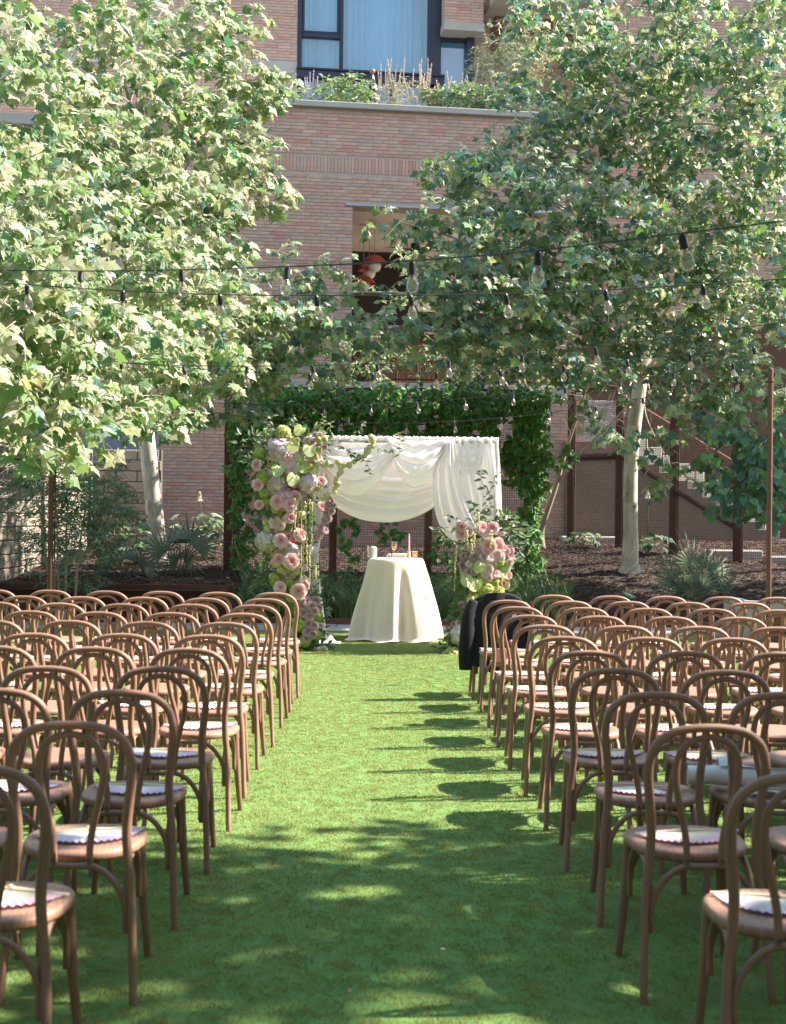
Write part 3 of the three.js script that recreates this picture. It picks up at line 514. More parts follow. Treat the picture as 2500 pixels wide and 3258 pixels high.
{
  const f = thing('mesh_fence', 'tall dark steel fence with woven wire mesh at right behind the trunk', 'fence', [0, 0, 0]);
  const P = [[1816, 26.6], [1971, 25.6], [2144, 24.6], [2348, 23.6], [2520, 22.8]].map(([x, D]) => { const p = at(x, 1650, D); return V(p.x, bed(p.x, D), p.z); });
  const top = 3.95;
  P.forEach((p) => mesh('post', cbox(0.15, top - p.y + 0.3, 0.12, 0.006).translate(p.x, (top + p.y - 0.3) / 2, p.z), M.fence, f));
  for (let i = 0; i < 4; i++) { const a = P[i].clone(), b = P[i + 1].clone(); a.z += 0.07; b.z += 0.07; wirePanel(a, b, a.y + 0.05, b.y + 0.05, top - 0.05, 0.042, f, 0.0022); const d = b.clone().sub(a).setY(0), yaw = Math.atan2(-d.z, d.x); const tr = mesh('top_rail', cbox(d.length(), 0.06, 0.06, 0.006), M.fence, f); tr.position.set((a.x + b.x) / 2, top + 0.02, (a.z + b.z) / 2 - 0.07); tr.rotation.y = yaw; }
  const mid = (x0, y0, D0, x1, y1, D1, w) => mesh('rail', tube([at(x0, y0, D0), at(x1, y1, D1)], w, 4), M.fence, f);
  mid(1822, 1455, 26.55, 1968, 1450, 25.6, 0.06); mid(1975, 1447, 25.55, 2140, 1553, 24.65, 0.05); mid(2150, 1560, 24.55, 2344, 1682, 23.6, 0.05);
  const kerbs = [[1880, 1722, 25.4, 1.25, 0.14, 'flat stone kerb at the foot of the mesh fence left of the trunk'], [2335, 1775, 22.9, 0.95, 0.2, 'pale stone kerb behind the right palmetto'], [2478, 1790, 22.2, 0.5, 0.16, 'pale stone kerb at the right edge by the pole']];
  for (const [x, y, D, L, h, label] of kerbs) { const p = onBed(x, y).add(V(0, h * 0.2, 0)), k = tag(mesh('stone_kerb', boxUV(cbox(L, h, 0.28, 0.02)), M.concrete), label, 'kerb stone'); k.position.copy(p); k.rotation.y = 0.12; }
}
// trellis behind the arch: rusty posts, beam and wire mesh
const TD = 21.5;
{
  const t = thing('steel_trellis', 'rusty steel trellis with wire mesh behind the wedding arch', 'trellis', [0, 0, 0]);
  const xs = [725, 1060, 1362, 1679], P = xs.map((x) => { const p = at(x, 1650, TD); return V(p.x, bed(p.x, TD), -TD); }), top = at(1400, 1256, TD).y;
  P.forEach((p, i) => { mesh('post', cbox(i % 3 ? 0.115 : 0.125, top - p.y + 0.3, 0.115, 0.006).translate(p.x, (top + p.y - 0.3) / 2, p.z), M.rust, t); });
  for (let i = 0; i < 3; i++) { const a = P[i].clone(), b = P[i + 1].clone(); a.z -= 0.04; b.z -= 0.04; wirePanel(a, b, Math.min(a.y, b.y) + 0.12, Math.min(a.y, b.y) + 0.12, top - 0.05, 0.035, t, 0.0022); }
  const L = P[3].x - P[0].x, B = mesh('beam', cbox(L, 0.1, 0.08, 0.006), M.rust, t); B.position.set((P[0].x + P[3].x) / 2, top + 0.05, -TD);
  const lo = mesh('bottom_rail', cbox(L, 0.05, 0.05, 0.006), M.rust, t); lo.position.set((P[0].x + P[3].x) / 2, 0.62, -TD - 0.02);
  const q = at(748, 1650, 21.9); mesh('post', cbox(0.12, top - 0.4, 0.12, 0.006).translate(q.x + 0.02, (top + 0.4) / 2, -21.95), M.rust, t);
}
// poles that carry the string lights
function pole(x0, y0, D, label, r = 0.033) { const b = onGround(x0, y0), p = thing('light_pole', label, 'pole', V(b.x, 0, b.z)); const h = 3.35; mesh('shaft', tube([V(0, 0, 0), V(0, h - 0.02, 0), V(0, h, 0)], [r, r, r * 0.4], 14), M.rust, p); mesh('base_plate', cbox(0.22, 0.015, 0.22, 0.004).translate(0, 0.01, 0), M.rust, p); mesh('clamp', new THREE.TorusGeometry(r + 0.006, 0.006, 6, 18).rotateX(PI / 2).translate(0, h - 0.16, 0), M.black, p); return p; }
pole(2443, 2058, 16.2, 'slim rusty steel light pole at the right edge of the lawn');
{ const p = pole(157, 2040, 16.6, 'slim rusty steel light pole at left in front of the shrub'); mesh('conduit', tube([V(0.05, 0.02, 0.01), V(0.05, 2.9, 0.01)], 0.010, 6), M.black, p); }
{ const b = thing('concrete_planter', 'pale concrete planter block at the right edge behind the chairs', 'planter', at(2440, 1958, 17.4)); b.position.y = 0; mesh('front_wall', boxUV(cbox(0.62, 0.50, 0.12, 0.008)).translate(0.0, 0.25, 0), M.concrete, b); mesh('side_wall', boxUV(cbox(0.12, 0.50, 0.9, 0.008)).translate(-0.26, 0.25, -0.511), M.concrete, b); mesh('rusty_box', boxUV(cbox(0.3, 0.34, 0.2, 0.008)).translate(0.12, 0.17, 0.24), M.rust, b); mesh('soil', box(0.5, 0.02, 0.9, 0.06, 0.44, -0.5), M.mulch, b); }
{ const p = at(1732, 1882, 20.4), s = thing('garden_spotlight', 'small black garden spotlight standing in the mulch right of the trellis', 'spotlight', V(p.x, bed(p.x, 20.4), -20.4), 0.3); mesh('stake', tube([V(0, -0.05, 0), V(0, 0.16, 0)], 0.018, 8), M.black, s); mesh('head', tube([V(0.02, 0.1, 0), V(-0.03, 0.24, -0.03), V(-0.06, 0.30, -0.05)], [0.035, 0.05, 0.052], 12), M.black, s); }
// string lights: cable, sockets and clear bulbs, each string in the place where it hangs
{
  const socketG = merged([new THREE.CylinderGeometry(0.0165, 0.018, 0.055, 12).translate(0, -0.03, 0), new THREE.CylinderGeometry(0.009, 0.015, 0.014, 10).translate(0, 0.003, 0)]);
  const bulbG = new THREE.LatheGeometry([[0.012, -0.055], [0.014, -0.066], [0.022, -0.082], [0.0275, -0.100], [0.0285, -0.113], [0.026, -0.128], [0.019, -0.139], [0.009, -0.145], [0.0001, -0.1465]].map((q) => new THREE.Vector2(...q)), 16);
  const filG = merged([tube([V(-0.004, -0.058, 0), V(-0.006, -0.11, 0)], 0.0016, 5), tube([V(0.004, -0.058, 0), V(0.006, -0.11, 0)], 0.0016, 5), tube([V(0, -0.056, 0), V(0, -0.085, 0)], 0.004, 6)]);
  const cableM = std({ color: C(0.03, 0.03, 0.036), roughness: 0.6 }), sockM = std({ color: C(0.012, 0.012, 0.018), roughness: 0.45 }), filM = std({ color: C(0.55, 0.25, 0.08), roughness: 0.5 });
  const S = [
    ['nearest string of clear bulbs, highest across the photograph', [[20, 860, 8.5], [340, 862, 8.1], [614 * 1.488, 848, 7.0], [880 * 1.488, 829, 6.5], [1150 * 1.488, 796, 6.0], [1457 * 1.488, 742, 5.6], [2520, 700, 5.35]], [[256, 8.2], [577, 7.75], [914, 7.0], [1310, 6.5], [1711, 6.0], [2168, 5.6]]],
    ['second string of clear bulbs below the highest, level across the loggia', [[20, 900, 8.7], [300, 920, 8.6], [700, 937, 8.58], [1310, 939, 8.58], [1700, 932, 8.55], [2230, 905, 8.5], [2520, 885, 8.45]], [[85, 8.65], [391, 8.6], [699, 8.58], [1006, 8.58], [1306, 8.58], [1609, 8.56], [1926, 8.52], [2235, 8.5]]],
    ['third string of clear bulbs, passing just above the vine trellis', [[20, 1125, 15], [268, 1147, 14], [590, 1163, 13.2], [993, 1163, 12.7], [1427, 1146, 12], [1895, 1104, 11.3], [2157, 1070, 11], [2520, 1022, 10.6]], [[402, 13.8], [584, 13.3], [785, 12.95], [993, 12.7], [1199, 12.4], [1427, 12.0], [1660, 11.6], [1894, 11.3]]],
    ['fourth string of clear bulbs, crossing close under the third', [[20, 1120, 13.3], [273, 1142, 13.2], [800, 1184, 13], [1186, 1188, 13], [1590, 1176, 13], [1996, 1145, 13], [2398, 1104, 12.9], [2520, 1090, 12.8]], [[385, 13.1], [585, 13.1], [782, 13], [985, 13], [1186, 13], [1389, 13], [1590, 13], [1793, 13], [1996, 13], [2195, 13], [2398, 12.9]]],
    ['fifth string of clear bulbs, in front of the vine trellis top', [[60, 1222, 18], [321, 1246, 17.8], [627, 1279, 17.7], [1030, 1288, 17.6], [1325, 1280, 17.3], [1632, 1252, 16.8], [1972, 1212, 15.8], [2331, 1155, 14.6], [2520, 1122, 14]], [[600, 17.7], [745, 17.7], [894, 17.6], [1030, 17.6], [1180, 17.5], [1325, 17.3], [1476, 17.1], [1632, 16.8], [1798, 16.4], [1972, 15.8], [2144, 15.2], [2331, 14.6]]],
    ['lowest string of clear bulbs, just above the draped arch and ending at the right pole', [[250, 1270, 18], [568, 1303, 17.7], [760, 1324, 17.6], [998, 1342, 17.6], [1292, 1345, 17.6], [1594, 1330, 17.6], [1895, 1292, 17.4], [2195, 1238, 17], [2444, 1185, 16.3]], [[388, 17.9], [545, 17.7], [700, 17.6], [851, 17.6], [999, 17.6], [1147, 17.6], [1292, 17.6], [1444, 17.6], [1594, 17.6], [1745, 17.5], [1895, 17.4], [2045, 17.2], [2195, 17.0], [2345, 16.6]]],
  ];
  const f = rngOf(700);
  for (const [label, pts, bulbs] of S) {
    const t = thing('string_light', label, 'string lights', [0, 0, 0]), crv = new THREE.CatmullRomCurve3(pts.map((p) => at(...p)), false, 'centripetal');
    const fine = []; for (let i = 0; i <= 160; i++) fine.push(crv.getPoint(i / 160));
    mesh('cable', tube(fine, 0.0036, 6), cableM, t);
    const scr = fine.map((p) => p.clone().applyMatrix4(camera.matrixWorldInverse)).map((p) => 1250 + F * p.x / -p.z);
    for (const [bx] of bulbs) { let k = 0; while (k < scr.length - 2 && scr[k + 1] < bx) k++; const p = fine[k].clone().lerp(fine[k + 1], clamp((bx - scr[k]) / (scr[k + 1] - scr[k]), 0, 1)); const s = mesh('socket', socketG, sockM, t); s.position.copy(p).add(V(0, -0.008, 0)); s.rotation.set(rr(-0.2, 0.2, f), 0, rr(-0.05, 0.28, f)); mesh('bulb', bulbG, M.glass, s); mesh('filament', filG, filM, s); }
  }
}
// ---------------------------------------------------------------- trees, vines, shrubs
// sycamore leaf: five pointed lobes, folded along the midrib, stalk at the base; y is the way it points, z its face
function lobedLeaf(curl, f) {
  const O = [], tip = [[0.00, -0.02], [0.16, -0.06], [0.40, -0.08], [0.30, 0.07], [0.54, 0.27], [0.52, 0.33], [0.31, 0.35], [0.27, 0.44], [0.15, 0.55], [0.0, 0.86]];
  for (const [x, y] of tip) O.push([x * rr(0.92, 1.08, f), y * rr(0.95, 1.05, f)]);
  const out = [...O, ...O.slice(1, -1).reverse().map(([x, y]) => [-x * rr(0.9, 1.1, f), y * rr(0.96, 1.04, f)])];
  const lift = (x, y) => -curl * x * x * 0.9 - curl * 0.35 * y * y + Math.abs(x) * 0.16 * curl;
  const g = fan(out, lift, [0, 0.22]).toNonIndexed();
  const st = tube([V(0, 0, 0), V(0.01, -0.16, -0.03), V(0, -0.34, -0.02)], 0.008, 3).toNonIndexed();
  g.computeVertexNormals(); st.computeVertexNormals();
  return merged([g, st]);
}
const sycLeaf = [0.25, 0.6, 0.95, 1.4].map((c, i) => lobedLeaf(c, rngOf(800 + i)));
function ovateLeaf(w, curl, n = 6) { const o = []; for (let i = 0; i <= n; i++) { const t = i / n; o.push([w * Math.sin(PI * Math.pow(t, 0.8)) * (1 - t * 0.15), t]); } const out = [...o, ...o.slice(1, -1).reverse().map(([x, y]) => [-x, y])]; const g = fan(out, (x, y) => -curl * y * y * 0.5 + Math.abs(x) * 0.35, [0, 0.45]).toNonIndexed(); g.computeVertexNormals(); return g; }
const ovate = [ovateLeaf(0.26, 0.3), ovateLeaf(0.24, 0.7), ovateLeaf(0.29, 0.05)];
const narrow = [ovateLeaf(0.12, 0.4), ovateLeaf(0.14, 0.8)];
const heart = (() => { const o = []; for (let i = 0; i < 18; i++) { const a = i / 18 * 2 * PI, r = 0.5 * (1 - 0.28 * Math.pow(Math.max(0, -Math.sin(a)), 6) + 0.2 * Math.pow(Math.max(0, Math.sin(a)), 8)); o.push([Math.cos(a) * r, 0.46 + Math.sin(a) * r]); } const g = fan(o, (x, y) => -0.25 * y * y + Math.abs(x) * 0.2, [0, 0.4]).toNonIndexed(); g.computeVertexNormals(); return g; })();
// colours of leaf instances (linear)
const LEAF = [[0.155, 0.275, 0.070], [0.100, 0.215, 0.055], [0.205, 0.315, 0.105], [0.085, 0.21, 0.105], [0.065, 0.175, 0.13], [0.34, 0.37, 0.165], [0.42, 0.40, 0.25]];
function leafTone(f, w) { let k = f() * w.reduce((a, b) => a + b, 0), i = 0; while ((k -= w[i]) > 0 && i < w.length - 1) i++; const j = rr(0.85, 1.15, f); return C(LEAF[i][0] * j, LEAF[i][1] * j, LEAF[i][2] * j); }
// a crown: leaves on short twigs in blobs; the 300 nearest leaves are meshes of their own, the rest one instanced part per leaf shape
function crown(root, name, blobs, o) {
  const f = rngOf(o.seed), all = [], tw = [];
  for (const b of blobs) {
    const [x, y, D, rx, ry, rz, n] = b, c = at(x, y, D), sx = rx / F * D, sy = ry / F * D;
    for (let i = 0; i < n; i++) {
      let p; do { p = V(rr(-1, 1, f), rr(-1, 1, f), rr(-1, 1, f)); } while (p.lengthSq() > 1);
      const l = p.length(); p.multiplyScalar(Math.pow(l, -0.3));
      const q = V(c.x + p.x * sx, c.y + p.y * sy, c.z + p.z * rz);
      // sprig: several leaves along a short twig that droops outward
      const dir = V(p.x * 0.9 + rr(-0.5, 0.5, f), rr(-0.75, 0.35, f), p.z * 0.9 + rr(-0.5, 0.5, f)).normalize(), len = o.twig * rr(0.6, 1.3, f), m = o.per;
      tw.push([q, q.clone().addScaledVector(dir, len * 0.55).add(V(0, 0.02, 0)), q.clone().addScaledVector(dir, len)]);
      for (let k = 0; k < m; k++) {
        const t = (k + 0.6) / m, a = k * 2.4 + f() * 1.2, s = o.size * rr(0.55, 1.2, f) * (k === m - 1 ? 0.85 : 1);
        const side = V(Math.cos(a), rr(-0.5, 0.25, f), Math.sin(a)), ldir = side.addScaledVector(dir, 0.55).add(V(0, -o.droop, 0)).normalize();
        const pos = q.clone().addScaledVector(dir, len * t).addScaledVector(ldir, s * 0.30);
        // face of the leaf: mostly to the light above
        const up = V(rr(-0.8, 0.8, f) + sunDir.x * o.sunward, 1 - o.tilt * f(), rr(-0.8, 0.8, f) + o.facing).normalize();
        const z = up.addScaledVector(ldir, -up.dot(ldir)).normalize(), xa = ldir.clone().cross(z);
        all.push([new THREE.Matrix4().makeBasis(xa, ldir, z).scale(V(s, s, s)).setPosition(pos), Math.floor(f() * o.shapes.length), leafTone(f, o.tones), pos]);
      }
    }
  }
  const eye = camera.position, order = all.map((l, i) => [l[3].distanceTo(eye) + (Math.abs(l[3].x / l[3].z) > 0.27 || Math.abs((l[3].y - 1.53) / l[3].z) > 0.36 ? 500 : 0), i]).sort((a, b) => a[0] - b[0]);
  const solo = new Set(o.solo === 0 ? [] : order.slice(0, 300).map((x) => x[1])), mats = o.shapes.map(() => []), cols = o.shapes.map(() => []);
  const soloM = (c) => { const k = [c.r, c.g, c.b].map((x) => Math.round(x * 30) / 30).join(); if (!crown.m.has(k + o.mat.uuid)) { const m = o.mat.clone(); m.color = C(...k.split(',').map(Number)); crown.m.set(k + o.mat.uuid, m); } return crown.m.get(k + o.mat.uuid); };
  all.forEach((l, i) => { if (solo.has(i)) { const m = mesh('leaf', o.shapes[l[1]], soloM(l[2]), root); l[0].decompose(m.position, m.quaternion, m.scale); } else { mats[l[1]].push(l[0]); cols[l[1]].push(l[2]); } });
  o.shapes.forEach((g, k) => { if (mats[k].length) stuff('foliage', g, o.mat, mats[k], cols[k], root); });
  if (tw.length) { const g = mesh('twigs', merged(tw.map((p) => tube(p, [0.006, 0.004, 0.0025], 4, 0, false))), M.twig, root); g.userData.kind = 'stuff'; }
  return all.length;
}
crown.m = new Map();
function limb(root, pts, r0, r1, name = 'branch', mat = M.bark, seg = 10) { return mesh(name, tube(pts, [r0, lerp(r0, r1, 0.5), r1], seg, Math.max(6, pts.length * 5)), mat, root); }
function branchTo(root, from, to, r0, f, mat = M.bark) { const m = from.clone().lerp(to, 0.5).add(V(rr(-0.3, 0.3, f), rr(0.1, 0.5, f), rr(-0.3, 0.3, f))); return limb(root, [from, from.clone().lerp(m, 0.5).add(V(0, 0.1, 0)), m, to], r0, r0 * 0.25, 'branch', mat, 7); }
const SYC = { size: 0.175, per: 7, twig: 0.34, droop: 0.45, tilt: 0.9, sunward: 0.5, facing: 0.35, shapes: sycLeaf, mat: M.leaf };
// left sycamore
{
  const b = at(508, 1806, 22.5), t = thing('sycamore_tree', 'big sunlit sycamore with leaning pale trunk at left', 'tree', [0, 0, 0]), f = rngOf(41);
  const P = [[505, 1830, 22.5], [503, 1760, 22.5], [488, 1600, 22.4], [470, 1430, 22.3], [455, 1280, 22.2], [430, 1100, 22.0], [405, 900, 21.8], [385, 700, 21.6], [362, 480, 21.4], [380, 250, 21.3], [520, 0, 21.0], [560, -160, 21]].map((p) => at(...p));
  mesh('trunk', tube(P, [0.20, 0.155, 0.138, 0.133, 0.13, 0.125, 0.12, 0.11, 0.10, 0.08, 0.055, 0.03], 18, 60), M.bark, t);
  const blobs = [
    [200, 60, 17, 260, 170, 2.2, 120], [560, 40, 19, 210, 130, 1.6, 75], [120, 330, 15, 200, 200, 2.0, 120], [400, 280, 18, 250, 170, 2.0, 120], [640, 320, 19.5, 150, 120, 1.4, 60], [800, 270, 20, 95, 66, 0.9, 30], [865, 240, 20, 52, 45, 0.5, 12],
    [620, 480, 19, 180, 120, 1.5, 65], [790, 440, 20, 70, 60, 0.6, 14], [300, 560, 17, 270, 170, 2.2, 130], [100, 640, 13.5, 150, 190, 1.6, 90], [560, 650, 18, 180, 110, 1.5, 70], [760, 640, 19, 90, 40, 0.6, 12], [870, 600, 19, 44, 66, 0.4, 13],
    [330, 820, 16, 280, 160, 2.2, 125], [640, 800, 18, 130, 90, 1.2, 42], [120, 900, 12.8, 140, 170, 1.4, 80], [520, 960, 16.5, 230, 130, 1.8, 90], [760, 960, 18, 120, 80, 1.0, 36], [830, 1060, 18, 70, 90, 0.7, 22], [300, 1080, 13.8, 230, 130, 1.6, 84], [110, 1140, 12.3, 120, 130, 1.2, 50],
    [600, 1130, 16, 170, 110, 1.4, 60], [760, 1180, 18, 90, 70, 0.8, 22], [210, 1290, 12.6, 120, 90, 0.9, 34], [350, 1260, 13.8, 110, 70, 0.8, 26], [160, 1400, 12.4, 70, 55, 0.5, 12], [470, 1330, 16, 80, 40, 0.6, 12], [540, 1310, 17, 70, 40, 0.5, 10], [640, 1310, 19, 50, 40, 0.4, 8], [700, 130, 20, 90, 60, 0.9, 18], [740, 20, 20, 70, 60, 0.7, 18],
  ];
  for (let i = 0; i < blobs.length; i++) { const bb = blobs[i], c = at(bb[0], bb[1], bb[2] + 0.6); let best = P[5], bd = 1e9; for (let k = 4; k < P.length - 1; k++) { const d = Math.abs(P[k].y - (c.y - 1.2)); if (d < bd) { bd = d; best = P[k]; } } branchTo(t, best, c, clamp(0.018 * Math.sqrt(bb[6]) * 0.36, 0.025, 0.075), f); }
  t.userData.n = 0;
  const n = crown(t, 'leaf', blobs, { ...SYC, seed: 51, tones: [3, 1.6, 5, 1.2, 0.6, 5, 5], facing: 0.45, sunward: 0.55 });
  const e = thing('evergreen_tree', 'dark evergreen tree far behind the left sycamore', 'tree', [0, 0, 0]);
  limb(e, [V(-7.5, 0, -38), V(-7.4, 6, -38), V(-7.2, 14, -38)], 0.3, 0.05, 'trunk');
  crown(e, 'leaf', [[60, 300, 38, 220, 420, 2, 330], [330, 500, 37.6, 200, 420, 2, 330], [40, 900, 38, 200, 330, 2, 220], [330, 1050, 38, 170, 260, 2, 160], [60, 1280, 38, 220, 150, 2, 100]], { size: 0.3, per: 5, twig: 0.5, droop: 0.2, tilt: 0.8, sunward: 0.2, facing: 0.2, shapes: ovate, mat: M.leafDull, seed: 52, tones: [0, 0, 0, 2, 5, 0, 0], solo: 0 });
}
// right sycamore
{
  const t = thing('sycamore_tree', 'big sycamore with straight pale trunk at right, in its own shade', 'tree', [0, 0, 0]), f = rngOf(43);
  const P = [[2003, 1840, 22.5], [2004, 1790, 22.5], [2006, 1700, 22.5], [2006, 1500, 22.4], [2018, 1350, 22.3], [2040, 1200, 22.3], [2062, 1060, 22.3], [2075, 900, 22.2], [2088, 740, 22.2], [2090, 560, 22.1], [2086, 420, 22.1], [2082, 270, 22.0], [2150, 60, 21.9], [2190, -160, 21.8]].map((p) => at(...p));
  mesh('trunk', tube(P, [0.225, 0.140, 0.120, 0.116, 0.116, 0.114, 0.112, 0.108, 0.104, 0.098, 0.09, 0.078, 0.05, 0.03], 20, 70), M.bark, t);
  const knotM = std({ color: C(0.17, 0.115, 0.07), roughness: 1 });
  for (const [x, y, r] of [[2004, 1443, 0.045], [2019, 1495, 0.032], [1996, 1572, 0.018], [2018, 1612, 0.02], [2008, 1290, 0.05]]) { const k = mesh('knot', new THREE.TorusGeometry(r * 0.65, r * 0.4, 6, 12), knotM, t); k.position.copy(at(x, y, 22.42 - 0.108)); k.rotation.y = -0.2; }
  limb(t, [at(2076, 850, 22.2), at(2160, 830, 22.0), at(2300, 640, 21.6), at(2420, 560, 21.2)], 0.075, 0.025); limb(t, [at(2082, 700, 22.2), at(2000, 640, 21.9), at(1880, 500, 21.4), at(1700, 420, 21)], 0.06, 0.02);
  limb(t, [at(2080, 300, 22), at(2150, 250, 21.8), at(2240, 225, 21.5), at(2330, 120, 21.3)], 0.07, 0.03); limb(t, [at(2082, 320, 22), at(1990, 290, 21.6), at(1900, 150, 21.2)], 0.06, 0.02);
  limb(t, [at(2065, 1050, 22.2), at(1950, 1010, 21.6), at(1700, 900, 20.6), at(1450, 760, 20), at(1250, 700, 19.8)], 0.05, 0.008); limb(t, [at(2060, 1080, 22.2), at(1850, 1060, 21.4), at(1500, 960, 20.4), at(1150, 930, 20), at(900, 960, 19.8)], 0.045, 0.006);
  const blobs = [
    [1780, 60, 21, 150, 110, 1.4, 70], [2000, 70, 20.5, 190, 130, 1.6, 95], [2260, 90, 20, 210, 140, 1.8, 105], [2460, 150, 19, 120, 200, 1.4, 80], [1760, 260, 21, 130, 100, 1.2, 55], [1960, 290, 20.8, 180, 130, 1.5, 95], [2200, 320, 20.4, 190, 140, 1.6, 100], [2420, 420, 19.6, 130, 150, 1.4, 75],
    [1680, 420, 20.6, 130, 70, 1.0, 40], [1840, 450, 20.8, 160, 120, 1.4, 85], [2060, 500, 21.2, 150, 120, 1.3, 60], [2280, 540, 20.4, 180, 130, 1.5, 85], [2450, 640, 19.6, 100, 140, 1.2, 60],
    [1480, 505, 20.2, 105, 45, 0.7, 22], [1600, 580, 20.4, 130, 90, 1.0, 50], [1760, 640, 20.6, 150, 110, 1.3, 80], [1960, 690, 20.9, 150, 110, 1.3, 70], [2180, 740, 20.6, 170, 120, 1.4, 80], [2380, 820, 20, 150, 130, 1.3, 80],
    [1180, 690, 19.8, 40, 14, 0.3, 3], [1310, 705, 19.8, 70, 26, 0.4, 8], [1480, 690, 20, 70, 50, 0.7, 18], [1540, 760, 20.2, 130, 90, 1.0, 60], [1720, 830, 20.4, 160, 100, 1.2, 82], [1930, 880, 20.8, 150, 100, 1.2, 66], [2140, 930, 20.6, 160, 110, 1.3, 75], [2360, 1020, 20, 150, 120, 1.3, 76],
    [1410, 860, 19.8, 80, 70, 0.8, 26], [1480, 900, 20, 130, 90, 1.0, 50], [1650, 960, 20.2, 150, 90, 1.1, 70], [1840, 1010, 20.6, 130, 80, 1.0, 52], [2060, 1080, 20.4, 130, 80, 1.0, 48], [2240, 1150, 20, 130, 90, 1.1, 52], [2400, 1220, 19.6, 110, 110, 1.0, 52],
    [960, 850, 19.8, 80, 50, 0.6, 14], [1040, 900, 19.8, 70, 60, 0.6, 14], [930, 990, 19.6, 100, 80, 0.8, 30], [1050, 1050, 19.7, 90, 60, 0.7, 22], [1240, 1030, 19.8, 90, 50, 0.7, 22], [1370, 1050, 20, 120, 66, 0.8, 38], [860, 1120, 19.5, 70, 80, 0.7, 24], [1010, 1140, 19.7, 80, 60, 0.6, 18], [770, 1290, 19.4, 60, 60, 0.5, 14],
    [1560, 1080, 20.2, 120, 60, 0.8, 36], [1740, 1130, 20.4, 110, 60, 0.8, 34], [1880, 1170, 20.6, 90, 60, 0.7, 24], [1980, 1380, 20.2, 60, 50, 0.5, 10], [2130, 1270, 20, 90, 50, 0.7, 16], [2070, 1385, 19.8, 60, 40, 0.5, 8], [2160, 1530, 19.8, 40, 46, 0.3, 7], [2270, 1320, 19.6, 90, 70, 0.8, 20], [2260, 1470, 19.6, 40, 40, 0.4, 5], [1880, 1290, 20.6, 40, 30, 0.3, 4],
  ];
  for (const bb of blobs) if (bb[0] < 1700 && bb[1] > 650) bb[2] -= 1.3; else if (bb[0] < 2010 && bb[1] > 480) bb[2] -= 1.2;
  for (let i = 0; i < blobs.length; i += 1) { const bb = blobs[i]; if (bb[0] < 1400) continue; const c = at(bb[0], bb[1], bb[2] + 0.5); let best = P[6], bd = 1e9; for (let k = 5; k < P.length - 1; k++) { const d = Math.abs(P[k].y - (c.y - 0.6)); if (d < bd) { bd = d; best = P[k]; } } branchTo(t, best, c, clamp(0.0055 * Math.sqrt(bb[6]), 0.014, 0.055), f); }
  crown(t, 'leaf', blobs, { ...SYC, size: 0.152, per: 7, twig: 0.38, seed: 53, tones: [3, 2, 3.4, 3, 3, 3, 3.2], facing: 0.3, sunward: 0.2 });
}
// trees beyond the right edge; rear, left and overhead ones added to block sky
{
  const spots = [[7.7, -4.1, 6.0, 3.0, 4.2, 2900, 'shade tree right of the near chairs, its crown dappling the lawn'], [7.8, 3.6, 4.6, 3.0, 4.6, 2300, 'second shade tree at right beside the camera'], [0.5, 8.5, 6.0, 2.0, 4.6, 2000, 'unseen tree added behind the camera to block sky'], [-7.5, 0.5, 4.6, 3.0, 5, 2000, 'unseen tree added left of the near chairs to block sky'], [1.6, -0.8, 4.6, 1.6, 5.2, 2600, 'unseen canopy tree added over the front aisle to block sky'], [11.8, -20.6, 3.0, 2.4, 2.6, 560, 'shade tree right of the planting bed']];
  spots.forEach(([x, z, rx, ry, rz, n, label], j) => {
    const t = thing('shade_tree', label, 'tree', [x, 0, z]), f = rngOf(60 + j), c = V(0, 7.0, 0), lift = j === 4 ? 2.2 : 0, lean = j === 4 ? 4 : 0, S = [[], [], [], []], K = [[], [], [], []];
    limb(t, [V(lean, -0.05, lean), V(lean * 0.95 + 0.1, 2, lean), V(lean * 0.7, 4, lean * 0.8), V(0.2, 8 + lift, 0)], 0.22, 0.06, 'trunk');
    for (let k = 0; k < 14; k++) { const a = k * 2.4, e = V(Math.cos(a) * rx * 0.75, 7 + rr(-1.6, 1.6, f), Math.sin(a) * rz * 0.75); limb(t, [V(0.05 + lean * 0.2, 3 + lift * 1.6 + k * 0.25, lean * 0.2), e.clone().multiplyScalar(0.5).setY(4.6 + lift * 1.6 + k * 0.2), e.setY(e.y + lift)], 0.07, 0.015); }
    const clumps = []; for (let i = 0; i < (j ? 84 : 96); i++) { let p; do p = V(rr(-1, 1, f), rr(-1, 1, f), rr(-1, 1, f)); while (p.lengthSq() > 1); clumps.push(V(p.x * rx, 7 + lift + p.y * ry, p.z * rz)); }
    for (let i = 0; i < n * 5; i++) { const q = clumps[Math.floor(f() * clumps.length)], p = V(q.x + rr(-1, 1, f) * rr(0.1, 0.85, f), q.y + rr(-1, 1, f) * rr(0.1, 0.6, f), q.z + rr(-1, 1, f) * rr(0.1, 0.85, f)); const k = Math.floor(f() * 4); S[k].push(xf(p, rr(-0.9, 0.9, f), f() * 6.28, rr(-0.9, 0.9, f), rr(0.15, 0.27, f)).multiply(new THREE.Matrix4().makeRotationX(-PI / 2))); K[k].push(leafTone(f, [3, 4, 2, 3, 2, 1, 0])); }
    for (let k = 0; k < 4; k++) stuff('foliage', sycLeaf[k], M.shadeLeaf, S[k], K[k], t);
  });
}
